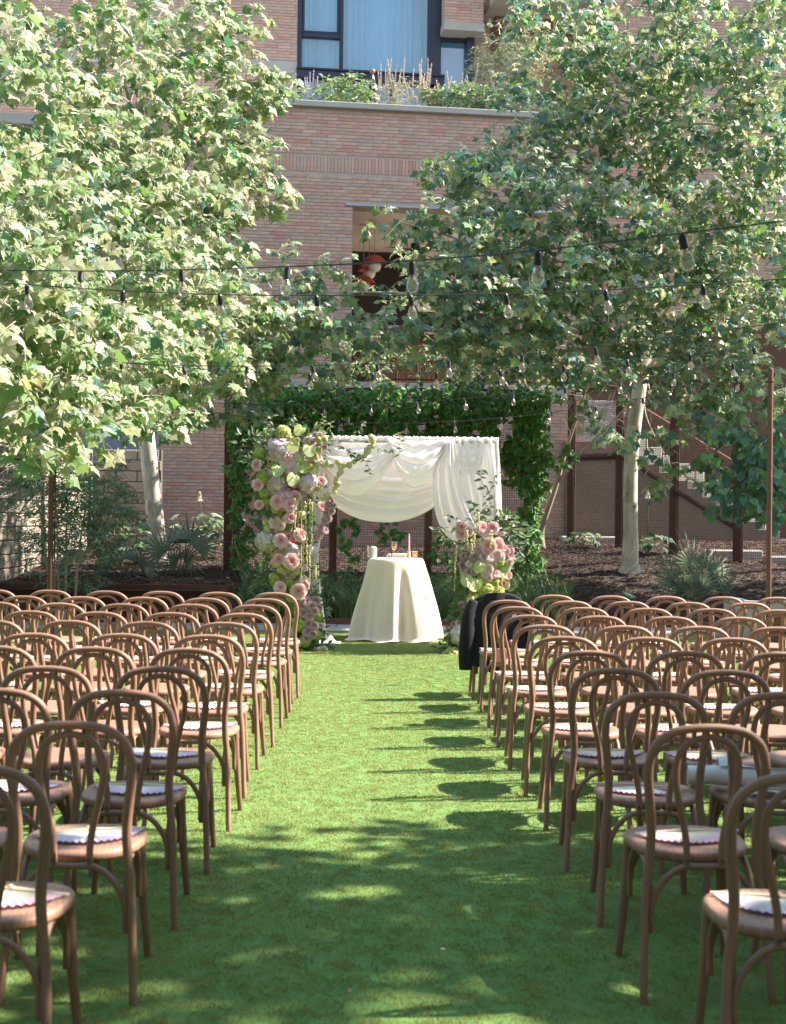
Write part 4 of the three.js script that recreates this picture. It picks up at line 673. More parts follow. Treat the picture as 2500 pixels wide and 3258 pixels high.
// climbing vines on the trellis
function vine(label, regions, seed, o = {}) {
  const t = thing('climbing_vine', label, 'vine', [0, 0, 0]), f = rngOf(seed), S = [[], [], []], K = [[], [], []], st = [];
  for (const [x0, x1, y0, y1, D, n, thick] of regions) for (let i = 0; i < n; i++) {
    const x = rr(x0, x1, f), y = lerp(y0 + (fbm(x * 0.006, 1, 64, seed + 4, 3) - 0.42) * (y1 - y0 > 200 ? 0 : 120), y1 + (fbm(x * 0.008, 3, 64, seed + 5, 3) - 0.5) * (y1 - y0 > 200 ? 0 : 110), f()), tall = y1 - y0 > 200, p = at(x + (tall ? (fbm(y * 0.007, 9, 64, seed + 6, 3) - 0.5) * 70 : 0), y, D + rr(-thick, thick * 0.6, f)); if (fbm(x * 0.004, y * 0.006, 16, seed, 3) < (o.gap ?? 0.34)) continue;
    const a0 = rr(-1.2, 1.2, f), hang = V(Math.sin(a0) * 0.8, -0.35, 0.5 + rr(-0.3, 0.4, f)).normalize();
    for (let k = 0; k < 5; k++) { const d = hang.clone().applyAxisAngle(V(0, 0, 1), (k - 2) * 0.55).add(V(rr(-0.25, 0.25, f), rr(-0.5, 0.1, f), rr(-0.2, 0.2, f))).normalize(), s = (o.size ?? 0.10) * rr(0.6, 1.15, f), up = V(0.15 + rr(-0.5, 0.5, f), 0.8, 0.45 + rr(-0.4, 0.4, f)), z = up.addScaledVector(d, -up.dot(d)).normalize(), xa = d.clone().cross(z), q = Math.floor(f() * 3); S[q].push(new THREE.Matrix4().makeBasis(xa, d, z).scale(V(s, s, s)).setPosition(p.clone().addScaledVector(d, 0.015))); const w = f(); K[q].push(w < 0.14 ? C(0.24, 0.29, 0.05) : C(lerp(0.05, 0.14, f()), lerp(0.17, 0.35, f()), lerp(0.03, 0.07, f()))); }
  }
  ovate.forEach((g, k) => stuff('foliage', g, M.leafDull, S[k], K[k], t));
  for (const pts of o.stems ?? []) mesh('stem', tube(pts.map((p) => at(...p)), [0.016, 0.012, 0.007], 6, 16), M.paleTwig, t);
  return t;
}
vine('dense green vine covering the top of the steel trellis', [[800, 1745, 1240, 1310, 21.3, 1150, 0.5], [830, 1600, 1300, 1400, 21.3, 1000, 0.34], [900, 1600, 1225, 1262, 21.3, 260, 0.5], [1080, 1560, 1390, 1440, 21.4, 160, 0.2], [1600, 1680, 1390, 1520, 21.4, 160, 0.15]], 901, { size: 0.12, gap: 0.38, stems: [[[1380, 1420, 21.3], [1460, 1440, 21.2], [1540, 1400, 21.2], [1600, 1470, 21.2]], [[1085, 1650, 21.45], [1095, 1740, 21.4], [1130, 1800, 21.3]], [[1280, 1600, 21.45], [1230, 1660, 21.4], [1180, 1620, 21.4]]] });
vine('green vine climbing the right trellis post from the ground', [[1650, 1735, 1270, 1560, 21.2, 300, 0.2], [1650, 1712, 1540, 1880, 21.2, 170, 0.14], [1580, 1660, 1700, 1860, 21.2, 60, 0.2], [1720, 1830, 1420, 1470, 21.1, 22, 0.1]], 902, { size: 0.125, gap: 0.24, stems: [[[1700, 1880, 21.3], [1690, 1600, 21.3], [1705, 1300, 21.3]]] });
vine('green vine climbing the left trellis post', [[742, 785, 1310, 1600, 21.3, 170, 0.14], [745, 780, 1580, 1800, 21.3, 60, 0.1], [735, 830, 1280, 1400, 21.2, 90, 0.2]], 903, { size: 0.12, gap: 0.22, stems: [[[770, 1960, 20.9], [765, 1800, 21.2], [760, 1500, 21.3]], [[755, 1900, 21.1], [775, 1840, 21], [745, 1720, 21.2]]] });
vine('thin vine sprigs growing on the trellis mesh inside the arch', [[1075, 1140, 1640, 1690, 21.3, 22, 0.08], [1200, 1290, 1650, 1710, 21.3, 24, 0.08], [1375, 1430, 1690, 1960, 21.2, 60, 0.16], [1085, 1140, 1720, 1900, 21.2, 40, 0.14], [800, 850, 1560, 1880, 21.2, 40, 0.14]], 904, { size: 0.10, gap: 0.15 });
// yellow-green small-leaved shrub in front of the loggia
{
  const t = thing('garden_tree', 'light green small-leaved tree with bare crooked stems before the loggia railing', 'tree', [0, 0, 0]), f = rngOf(71);
  const B = at(1715, 1738, 23.8);
  const L = (pts, r0, r1) => limb(t, pts.map((p) => at(...p)), r0, r1, 'stem', M.paleTwig, 8);
  L([[1722, 1748, 23.8], [1720, 1690, 23.8], [1735, 1640, 23.7], [1770, 1540, 23.6], [1800, 1430, 23.5], [1845, 1300, 23.3], [1880, 1190, 23.2]], 0.075, 0.014); L([[1706, 1748, 23.8], [1704, 1680, 23.8], [1696, 1560, 23.7], [1690, 1420, 23.6], [1660, 1300, 23.4]], 0.085, 0.012);
  L([[1770, 1540, 23.6], [1850, 1440, 23.4], [1960, 1330, 23.2], [2040, 1235, 23.2]], 0.03, 0.008); L([[1845, 1310, 23.3], [1900, 1320, 23.2], [1985, 1280, 23.2]], 0.015, 0.005); L([[1740, 1640, 23.7], [1700, 1590, 23.5], [1650, 1500, 23.3], [1560, 1420, 23.2]], 0.02, 0.006);
  L([[1660, 1300, 23.4], [1625, 1262, 23.2], [1600, 1200, 23.2], [1590, 1160, 23.2]], 0.05, 0.02); L([[1690, 1430, 23.6], [1735, 1260, 23.4], [1765, 1110, 23.3]], 0.045, 0.012); L([[1685, 1280, 23.3], [1660, 1190, 23.2], [1620, 1140, 23.1]], 0.025, 0.008);
  for (let i = 0; i < 46; i++) { const x = rr(1780, 2030, f), y = rr(1230, 1400, f), p = at(x, y, 23.2 + rr(-0.2, 0.2, f)); mesh('twig', tube([p, p.clone().add(V(rr(-0.2, 0.3, f), rr(0, 0.2, f), 0)), p.clone().add(V(rr(-0.3, 0.4, f), rr(0.1, 0.45, f), 0.05))], [0.006, 0.005, 0.003], 4), M.paleTwig, t); }
  crown(t, 'leaf', [[1300, 800, 22.6, 60, 26, 0.4, 10], [1150, 905, 22.6, 40, 22, 0.3, 5], [1350, 940, 22.6, 110, 70, 0.5, 30], [1560, 1120, 22.6, 130, 60, 0.6, 70], [1640, 1010, 22.6, 90, 80, 0.6, 50], [1450, 1150, 22.6, 120, 60, 0.6, 60], [1180, 1100, 22.6, 120, 60, 0.5, 46], [1720, 1180, 22.8, 90, 70, 0.6, 50], [1130, 1180, 22.6, 110, 40, 0.4, 40], [1060, 1060, 22.6, 70, 50, 0.4, 20], [1650, 1090, 22.8, 90, 60, 0.5, 40]], { size: 0.115, per: 6, twig: 0.3, droop: 0.3, tilt: 0.7, sunward: 0.3, facing: 0.3, shapes: ovate, mat: M.leafDull, seed: 73, tones: [3, 3, 3, 2, 0, 3, 1] });
}
// redbud with round leaves at the right edge
{
  const t = thing('redbud_tree', 'round-leaved dark green redbud branches beside the right light pole', 'tree', [0, 0, 0]);
  limb(t, [V(6.4, bed(6.4, 20.4), -20.4), at(2570, 1700, 20.4), at(2480, 1480, 20.2), at(2380, 1440, 20)], 0.06, 0.012, 'trunk');
  crown(t, 'leaf', [[2380, 1500, 19.6, 110, 90, 0.6, 42], [2450, 1440, 19.6, 80, 90, 0.6, 40], [2330, 1560, 19.5, 60, 50, 0.4, 14], [2440, 1580, 19.6, 70, 60, 0.5, 22], [2380, 1380, 19.8, 90, 60, 0.5, 26]], { size: 0.135, per: 5, twig: 0.3, droop: 0.8, tilt: 0.8, sunward: 0.2, facing: 0.6, shapes: [heart], mat: M.leafDull, seed: 74, tones: [0, 2, 0, 4, 4, 0, 0] });
}
// fine-leaved multi-stemmed shrub at left
{
  const t = thing('multi_stem_shrub', 'fine-leaved green shrub on several thin stems beside the left light pole', 'shrub', [0, 0, 0]), f = rngOf(75);
  for (const pts of [[[192, 1985], [185, 1850], [180, 1640], [170, 1500]], [[176, 1985], [150, 1800], [120, 1600], [80, 1480]], [[205, 1985], [210, 1800], [215, 1620], [250, 1480]], [[235, 1985], [246, 1800], [266, 1650], [280, 1560]], [[246, 1780], [290, 1740], [340, 1700]], [[262, 1680], [320, 1640], [380, 1610]]]) limb(t, pts.map(([x, y]) => at(x, y, 18.4)), 0.022, 0.006, 'stem', M.paleTwig, 7);
  crown(t, 'leaf', [[300, 1560, 18.6, 90, 60, 0.5, 100], [360, 1620, 18.6, 60, 50, 0.4, 46], [220, 1640, 18.6, 90, 90, 0.5, 80], [290, 1700, 18.5, 90, 70, 0.5, 80], [120, 1620, 18.6, 90, 130, 0.5, 110], [180, 1500, 18.6, 120, 60, 0.5, 90], [250, 1820, 18.5, 60, 80, 0.4, 40], [140, 1760, 18.5, 70, 70, 0.4, 40], [330, 1480, 18.7, 60, 40, 0.3, 26]], { size: 0.075, per: 14, twig: 0.26, droop: 0.0, tilt: 0.8, sunward: 0.3, facing: 0.3, shapes: narrow, mat: M.leafDull, seed: 76, tones: [1, 2, 1, 4, 4, 0.6, 0] });
}
// oak-leaf hydrangeas and small broad-leaved plants in the bed
const palmM0 = std({ color: C(0.10, 0.16, 0.06), roughness: 0.9 });
function broadPlant(label, x, y, D, w, h, n, seed, flower) {
  const p = at(x, y, D), t = thing('broadleaf_plant', label, 'plant', V(p.x, bed(p.x, D), -D)), f = rngOf(seed);
  for (let i = 0; i < 7; i++) mesh('stem', tube([V(0, 0, 0), V(rr(-w, w, f) * 0.3, h * 0.5, rr(-0.1, 0.1, f)), V(rr(-w, w, f) * 0.6, h * rr(0.7, 1, f), rr(-0.15, 0.15, f))], [0.012, 0.009, 0.004], 5, 8), M.twig, t);
  for (let i = 0; i < n; i++) { const a = f() * 6.28, r = Math.sqrt(f()), q = V(Math.cos(a) * r * w, h * rr(0.3, 1.05, f), Math.sin(a) * r * w * 0.7), d = V(Math.cos(a), -0.3, Math.sin(a)).normalize(), up = V(rr(-0.3, 0.3, f), 1, 0.4 + rr(-0.3, 0.3, f)), z = up.addScaledVector(d, -up.dot(d)).normalize(), s = rr(0.16, 0.27, f); const m = mesh('leaf', sycLeaf[i % 4], broadPlant.m[i % 3], t); new THREE.Matrix4().makeBasis(d.clone().cross(z), d, z).scale(V(s, s, s)).setPosition(q).decompose(m.position, m.quaternion, m.scale); }
  if (flower) { const fl = mesh('flower_head', merged(Array.from({ length: 60 }, () => { const a = f() * 6.28, k = f(); return new THREE.PlaneGeometry(0.03, 0.03).rotateX(rr(-1, 1, f)).rotateY(f() * 6).translate(Math.cos(a) * 0.05 * (1 - k), k * 0.16, Math.sin(a) * 0.05 * (1 - k)); })), std({ color: C(0.72, 0.68, 0.55), roughness: 0.9 }), t); fl.position.set(flower[0], flower[1], 0.1); mesh('stem', tube([V(0, 0, 0), V(flower[0] * 0.4, flower[1] * 0.5, 0.06), V(flower[0], flower[1] + 0.02, 0.1)], 0.008, 5, 8), palmM0, t); }
}
broadPlant.m = [[0.045, 0.115, 0.035], [0.065, 0.15, 0.04], [0.15, 0.21, 0.06]].map((c) => { const m = M.leafDull.clone(); m.color = C(...c); return m; });
broadPlant('broad-leaved hydrangea with one white bloom beside the left trellis post', 655, 1775, 23.6, 0.55, 0.75, 46, 81, [-0.1, 0.98]);
broadPlant('lobed broad-leaved plant left of the leaning trunk', 385, 1790, 21.8, 0.42, 0.72, 40, 82);
broadPlant('low broad-leaved plant in front of the mesh fence left of the right trunk', 1845, 1745, 25.0, 0.4, 0.28, 18, 83);
broadPlant('small broad-leaved plant with a white bloom right of the right trunk', 2060, 1765, 24.4, 0.32, 0.38, 14, 84, [-0.02, 1.0]);
broadPlant('small bright green seedling in the mulch below the right trunk', 1965, 1885, 20.6, 0.14, 0.1, 7, 85);
// palmettos: fans of stiff blades on stems
const palmM = [[0.115, 0.165, 0.105], [0.085, 0.14, 0.085], [0.16, 0.20, 0.125]].map((c) => { const m = M.leafDull.clone(); m.color = C(...c); return m; });
const frondG = [0, 1, 2].map((k) => { const f = rngOf(90 + k), g = []; const n = 14; for (let i = 0; i < n; i++) { const a = (i / (n - 1) - 0.5) * (3.3 + k * 0.4), L = rr(0.36, 0.50, f) * (1 - 0.22 * Math.abs(i / (n - 1) - 0.5) * 2), w = 0.030; const s = sheet((u, v) => V((u - 0.5) * w * (v < 0.35 ? 0.5 + v * 1.6 : 1.06 - (v - 0.35) * 1.5), v * L, Math.abs(u - 0.5) * -0.012 - 0.10 * v * v * (1 + 0.6 * Math.sin(i * 3.1))), 2, 5).rotateZ(-a); g.push(s.toNonIndexed()); } return merged(g); });
function palmetto(label, x, y, D, sc, fronds, seed) {
  const p = at(x, y, D), t = thing('palmetto', label, 'palm', V(p.x, bed(p.x, D), -D)), f = rngOf(seed);
  for (const [dx, dy, roll, pitch, s] of fronds) { const tip = V(dx * sc, dy * sc, rr(-0.15, 0.2, f) * sc), stem = mesh('stem', tube([V(dx * 0.05, 0, 0), V(dx * sc * 0.45, dy * sc * 0.6, tip.z * 0.5), tip], [0.012, 0.009, 0.006], 5, 8), palmM[0], t); const m = mesh('frond', frondG[Math.floor(f() * 3)], palmM[Math.floor(f() * 3)], t); m.position.copy(tip); m.rotation.set(pitch, rr(-0.4, 0.4, f), roll); m.scale.setScalar(s * sc); }
}
palmetto('tall green palmetto at the foot of the leaning trunk', 578, 1835, 20.6, 1, [[0.1, 0.5, -0.3, -0.3, 1.25], [-0.25, 0.36, 0.7, -0.2, 1.1], [0.25, 0.42, -0.8, -0.5, 1.1], [-0.05, 0.56, 0.2, -0.7, 1.1], [0.05, 0.25, -1.2, -0.3, 0.9], [-0.1, 0.2, 1.2, -0.2, 0.9]], 93);
palmetto('low palmetto left of the leaning trunk in the mulch', 398, 1850, 20.4, 0.8, [[0.1, 0.3, -0.4, -0.4, 1.1], [-0.2, 0.25, 0.6, -0.3, 1.1], [0.3, 0.2, -1.1, -0.4, 1.0], [-0.3, 0.12, 1.3, -0.3, 0.9], [0.0, 0.34, 0.1, -0.8, 1.0], [0.42, 0.06, -1.3, -0.2, 0.9]], 94);
palmetto('silvery green palmetto in the mulch at right', 2212, 1860, 20.3, 1.1, [[-0.08, 0.55, 0.15, -0.25, 1.15], [0.12, 0.52, -0.35, -0.7, 1.1], [-0.34, 0.34, 0.75, -0.25, 1.0], [0.0, 0.26, -0.15, 0.5, 1.15], [0.34, 0.20, -0.5, 0.45, 1.0], [0.22, 0.45, -0.9, -0.4, 0.95], [-0.18, 0.16, 0.9, 0.5, 0.95], [0.02, 0.12, 0.4, 0.8, 0.9]], 95);
// wood-oats and grasses behind the arch
{
  const f = rngOf(97), blade = sheet((u, v) => V((u - 0.5) * 0.012 * (1 - v * v), Math.sin(v * 1.5) * 0.5, v * v * 0.34), 2, 6), mats = [], cols = [], leafS = [], leafK = [];
  for (let i = 0; i < 9000; i++) { const x = rr(770, 1820, f), D = 18.98 + 2.2 * Math.pow(f(), 1.5), p = at(x, 1640, D); if (fbm(x * 0.004, D * 0.5, 8, 5, 2) < (x > 1720 ? 0.52 : 0.36)) continue; const s = rr(0.45, 1.05, f); mats.push(xf(V(p.x, bed(p.x, D), -D), 0, f() * 6.28, 0, s * rr(0.8, 1.6, f), s, s)); const t = f(); cols.push(C(lerp(0.04, 0.12, t), lerp(0.10, 0.20, t), lerp(0.022, 0.05, t))); }
  const g = stuff('ground_grass', blade, M.blade, mats, cols); g.userData.label = 'arching green grass and ground cover behind the arch'; g.userData.category = 'grass';
  for (let i = 0; i < 2600; i++) { const x = rr(770, 1780, f), D = 18.98 + 1.8 * f(), p = at(x, 1640, D); if (fbm(x * 0.004, D * 0.5, 8, 5, 2) < 0.36) continue; leafS.push(xf(V(p.x, bed(p.x, D) + rr(0.05, 0.36, f), -D), rr(-0.7, 0.7, f), f() * 6.28, rr(-0.7, 0.7, f), rr(0.05, 0.10, f))); leafK.push(C(lerp(0.035, 0.14, f()), lerp(0.11, 0.2, f()), 0.035)); }
  const h = stuff('ground_cover', ovate[0], M.leafDull, leafS, leafK); h.userData.label = 'small green leaves among the grass behind the arch'; h.userData.category = 'ground cover';
}
// planting along the terrace edge
function terracePlant(label, x, y, D, rx, ry, n, o) {
  const t = thing('terrace_plant', label, 'plant', [0, 0, 0]);
  if (n) crown(t, 'leaf', [[x, y, D, rx, ry, 0.5, n]], { size: 0.12, per: 6, twig: 0.3, droop: -0.2, tilt: 0.7, sunward: 0.3, facing: 0.4, shapes: ovate, mat: M.leafDull, solo: 0, seed: o.seed, tones: o.tones ?? [3, 3, 2, 3, 1, 1, 0], ...o });
  const f = rngOf(o.seed + 1);
  for (let i = 0; i < (o.spikes ?? 0); i++) { const a = at(x + rr(-1, 1, f) * rx, y + ry * 0.5, D + rr(-0.2, 0.2, f)), h = o.h * rr(0.6, 1.1, f), l = V(rr(-0.15, 0.15, f), h, rr(-0.1, 0.1, f)), b = a.clone().add(l); mesh('flower_spike', merged([tube([a, a.clone().lerp(b, 0.5).add(V(0.02, 0, 0)), b], [0.006, 0.005, 0.003], 4), ...Array.from({ length: 14 }, (_, k) => box(0.018, 0.018, 0.018, 0, 0, 0).rotateY(k).translate(...a.clone().lerp(b, 0.45 + k / 26).toArray()))]), o.m, t); }
}
const lilac = std({ color: C(0.34, 0.28, 0.40), roughness: 0.9 }), buff = std({ color: C(0.50, 0.40, 0.33), roughness: 0.9 });
terracePlant('low catmint with lilac spikes at the left end of the terrace wall', 960, 305, 28.0, 70, 22, 50, { seed: 111, spikes: 16, h: 0.55, m: lilac });
terracePlant('bright green rounded shrub on the terrace below the window', 1105, 285, 28.2, 62, 42, 95, { seed: 113, per: 8, tones: [5, 3, 5, 0, 0, 1, 0] });
terracePlant('silvery plant with upright pale plumes in the middle of the terrace', 1285, 300, 28.3, 78, 40, 90, { seed: 115, size: 0.10, shapes: narrow, tones: [0, 0, 1, 0, 0, 3, 5], spikes: 26, h: 0.85, m: buff });
terracePlant('green bush with pale flower spikes on the terrace right of the silvery plant', 1475, 310, 28.3, 110, 30, 110, { seed: 117, per: 8, tones: [4, 4, 2, 2, 0, 1, 0], spikes: 15, h: 0.7, m: buff });
terracePlant('dark green bush with small blue flowers at the right end of the terrace', 1610, 325, 28.4, 90, 34, 90, { seed: 119, tones: [0, 1, 0, 3, 4, 0, 0], spikes: 8, h: 0.3, m: std({ color: C(0.2, 0.24, 0.5), roughness: 0.9 }) });
terracePlant('grey-green conifer-like shrub standing above the terrace at right', 1590, 215, 28.9, 75, 105, 240, { seed: 121, size: 0.09, per: 8, shapes: narrow, tones: [0, 0, 1, 2, 3, 1, 1] });
terracePlant('tall silvery shrub behind the grey-green one on the terrace', 1680, 170, 29.2, 60, 85, 200, { seed: 123, size: 0.09, per: 8, shapes: narrow, tones: [0, 0, 1, 0, 0, 3, 2] });
{ // closed striped parasol on the terrace
  const p = at(1184, 300, 29.6), t = thing('patio_umbrella', 'closed black and white striped patio umbrella with wooden finial on the terrace', 'umbrella', V(p.x, 9.18, p.z)), top = at(1183, 232, 29.6).y - 9.18;
  const n = 32, stripes = [std({ color: C(0.75, 0.73, 0.68), roughness: 0.9 }), std({ color: C(0.02, 0.02, 0.025), roughness: 0.9 })];
  mesh('pole', tube([V(0, 0, 0), V(0, top, 0)], 0.02, 8), M.rust, t);
  for (let k = 0; k < 4; k++) mesh('canopy_panel', sheet((u, v) => { const a = (u + k) * PI / 2, w = lerp(0.02, 0.20, Math.pow(v, 0.9)) * (1 + 0.16 * Math.sin(a * 8)), y = top - 0.04 - v * 0.85; return V(Math.cos(a) * w, y, Math.sin(a) * w); }, 14, 8), stripes[k % 2], t);
  for (let k = 0; k < 3; k++) mesh('stripe', sheet((u, v) => { const a = u * 2 * PI, q = (k * 0.26 + 0.12 + v * 0.11), w = lerp(0.02, 0.20, Math.pow(q, 0.9)) * (1.02 + 0.16 * Math.sin(a * 8)) + 0.004; return V(Math.cos(a) * w, top - 0.04 - q * 0.85, Math.sin(a) * w); }, 32, 2), stripes[1], t);
  mesh('finial', new THREE.SphereGeometry(0.06, 14, 10).translate(0, top + 0.03, 0), std({ color: C(0.30, 0.12, 0.07), roughness: 0.5 }), t);
}
// ---------------------------------------------------------------- bentwood chairs
const half = (pts) => [...pts.map(([x, y, z]) => V(-x, y, z)), ...pts.slice(0, -1).reverse().map(([x, y, z]) => V(x, y, z))];
const CH = {};
{
  const outer = half([[0.206, 0, 0.075], [0.196, 0.18, 0.035], [0.184, 0.36, 0.006], [0.173, 0.46, 0], [0.170, 0.54, 0.004], [0.178, 0.63, 0.016], [0.187, 0.71, 0.030], [0.186, 0.77, 0.041], [0.166, 0.828, 0.050], [0.118, 0.866, 0.056], [0.058, 0.880, 0.058], [0, 0.883, 0.058]]);
  CH.hoop = tube(outer, [0.0125, 0.015, 0.0158, 0.0155, 0.0150, 0.0145, 0.0150, 0.0155, 0.0158, 0.015, 0.0125], 10, 90);
  const inner = half([[0.056, 0.428, 0.012], [0.058, 0.50, 0.010], [0.072, 0.58, 0.016], [0.091, 0.66, 0.027], [0.101, 0.73, 0.038], [0.094, 0.79, 0.047], [0.066, 0.832, 0.054], [0.030, 0.849, 0.057], [0, 0.853, 0.057]]);
  CH.inner = tube(inner, [0.0115, 0.0118, 0.0115, 0.0118, 0.0115], 8, 70);
  CH.screws = merged([-0.056, 0.056].map((x) => new THREE.SphereGeometry(0.005, 8, 6).translate(x, 0.446, 0.0235)).concat([-0.045, 0.045].map((x) => new THREE.CylinderGeometry(0.004, 0.004, 0.022, 6).translate(x, 0.864, 0.058))));
  // saddled seat: superellipse outline, wider in front, dished inside a raised rim
  const rings = [[0, -0.007, 0], [0.45, -0.006, 0], [0.70, -0.005, 0], [0.78, -0.0015, 0], [0.84, 0, 0], [0.93, -0.0005, 0], [0.975, -0.004, 0], [1.0, -0.012, 0], [1.0, -0.026, 0], [0.975, -0.033, 0], [0.6, -0.033, 0], [0, -0.033, 0]], n = 44;
  CH.seat = (() => {
    const pos = [], uv = [], idx = [];
    rings.forEach(([r, h]) => { for (let i = 0; i <= n; i++) { const a = i / n * 2 * PI, c = Math.cos(a), s = Math.sin(a), e = 0.78, sx = Math.sign(c) * Math.pow(Math.abs(c), e), sz = Math.sign(s) * Math.pow(Math.abs(s), e), w = 0.196 - 0.024 * s, x = sx * w * r, z = -0.212 + sz * 0.206 * r; pos.push(x, 0.465 + h, z); uv.push(x + 0.5, z + 0.5); } });
    for (let j = 0; j < rings.length - 1; j++) for (let i = 0; i < n; i++) { const a = j * (n + 1) + i, b = a + n + 1; idx.push(a, a + 1, b, b, a + 1, b + 1); }
    const g = new THREE.BufferGeometry(); g.setAttribute('position', new THREE.Float32BufferAttribute(pos, 3)); g.setAttribute('uv', new THREE.Float32BufferAttribute(uv, 2)); g.setIndex(idx); g.computeVertexNormals(); return g;
  })();
  CH.frontLeg = [-1, 1].map((s) => tube([V(s * 0.160, 0.438, -0.372), V(s * 0.168, 0.25, -0.382), V(s * 0.186, 0, -0.405)], [0.0185, 0.0175, 0.0125], 10, 8));
  const arch = (a, b, lift) => { const m = a.clone().lerp(b, 0.5); return tube([a, a.clone().lerp(b, 0.02).setY(a.y + 0.10), a.clone().lerp(b, 0.14).setY(0.385), a.clone().lerp(b, 0.3).setY(0.422), m.clone().setY(0.423), a.clone().lerp(b, 0.7).setY(0.422), a.clone().lerp(b, 0.86).setY(0.385), a.clone().lerp(b, 0.98).setY(b.y + 0.10), b], 0.0105, 8, 34); };
  CH.brace = [arch(V(-0.172, 0.21, 0.012), V(0.172, 0.21, 0.012)), arch(V(-0.158, 0.225, -0.366), V(0.158, 0.225, -0.366)), arch(V(-0.166, 0.215, -0.01), V(-0.160, 0.225, -0.352)), arch(V(0.166, 0.215, -0.01), V(0.160, 0.225, -0.352))];
}
const screwM = std({ color: C(0.05, 0.035, 0.028), roughness: 0.5, metalness: 0.5 });
const seatM = M.wood.clone(); seatM.map = T.wood.clone(); seatM.map.repeat.set(2.2, 2.2); seatM.color = C(1.12, 1.12, 1.10); seatM.clearcoat = 0.22;
const WOODS = [[1, 1, 1], [0.93, 0.93, 0.94], [1.06, 1.04, 1.02]].map((c) => { const m = M.wood.clone(); m.color = C(...c); return m; });
function makeChair() {
  const t = new THREE.Group();
  t.add(Object.assign(shade(new THREE.Mesh(CH.seat, seatM)), { name: 'seat' }));
  mesh('back_hoop', CH.hoop, WOODS[0], t); mesh('inner_hoop', CH.inner, WOODS[0], t); mesh('screws', CH.screws, screwM, t);
  CH.frontLeg.forEach((g) => mesh('leg', g, WOODS[0], t)); CH.brace.forEach((g) => mesh('brace', g, WOODS[0], t));
  return t;
}
const chair0 = makeChair();
// pleated paper fans lying on the seats: pale at the pivot, pink or lilac at the scalloped edge
const fanGeos = [[[0.82, 0.78, 0.60], [0.80, 0.52, 0.62]], [[0.84, 0.81, 0.72], [0.72, 0.60, 0.76]], [[0.86, 0.84, 0.78], [0.84, 0.74, 0.78]]].flatMap(([a, b], v) => [2.75, 1.55].map((spread) => {
  const n = Math.round(spread * 7.5) * 2, Rr = 0.182, col = [];
  const g = sheet((u, w) => { const i = Math.round(u * n), an = (u - 0.5) * spread, odd = i % 2, r = 0.012 + w * (Rr - 0.012) * (w > 0.98 ? (odd ? 1.0 : 0.93) : 1); return V(Math.sin(an) * r, 0.003 + w * 0.009 * odd + 0.006 * w * (1 - w), Math.cos(an) * r); }, n, 6);
  for (let j = 0; j <= 6; j++) for (let i = 0; i <= n; i++) { const c = mixc(a, b, smooth(j / 6, 0.35, 0.85)), k = i % 2 ? 1 : 0.93; col.push(c[0] * k, c[1] * k, c[2] * k); }
  g.setAttribute('color', new THREE.Float32BufferAttribute(col, 3)); const q = g.toNonIndexed(); q.computeVertexNormals(); return q;
}));
const ribsG = merged([-1.37, 1.37].map((a) => box(0.012, 0.005, 0.19).translate(0, 0.010, 0.095).rotateY(a)).concat([new THREE.CylinderGeometry(0.006, 0.006, 0.02, 8).translate(0, 0.008, 0)]));
const ribsM = std({ color: C(0.62, 0.52, 0.38), roughness: 0.7 });
const RIGHT = [[2312, 3530, 0.866], [2042, 3192], [1912, 2951], [1803.6, 2774], [1736.6, 2643], [1673, 2537], [1621, 2451], [1584, 2378], [1556, 2316], [1530, 2267], [1503, 2225]];
const LEFT = [[158, 3530, -0.873], [418, 3202], [553, 2962], [656, 2783.5], [729.5, 2645], [775, 2543], [820, 2448], [865, 2379], [896, 2316.5], [922, 2268], [947, 2223]];
const ROWN = ['first', 'second', 'third', 'fourth', 'fifth', 'sixth', 'seventh', 'eighth', 'ninth', 'tenth', 'eleventh'], COLN = ['on the aisle', 'second from the aisle', 'third from the aisle', 'fourth from the aisle', 'fifth from the aisle', 'sixth from the aisle', 'seventh from the aisle'];
const chairAt = {};
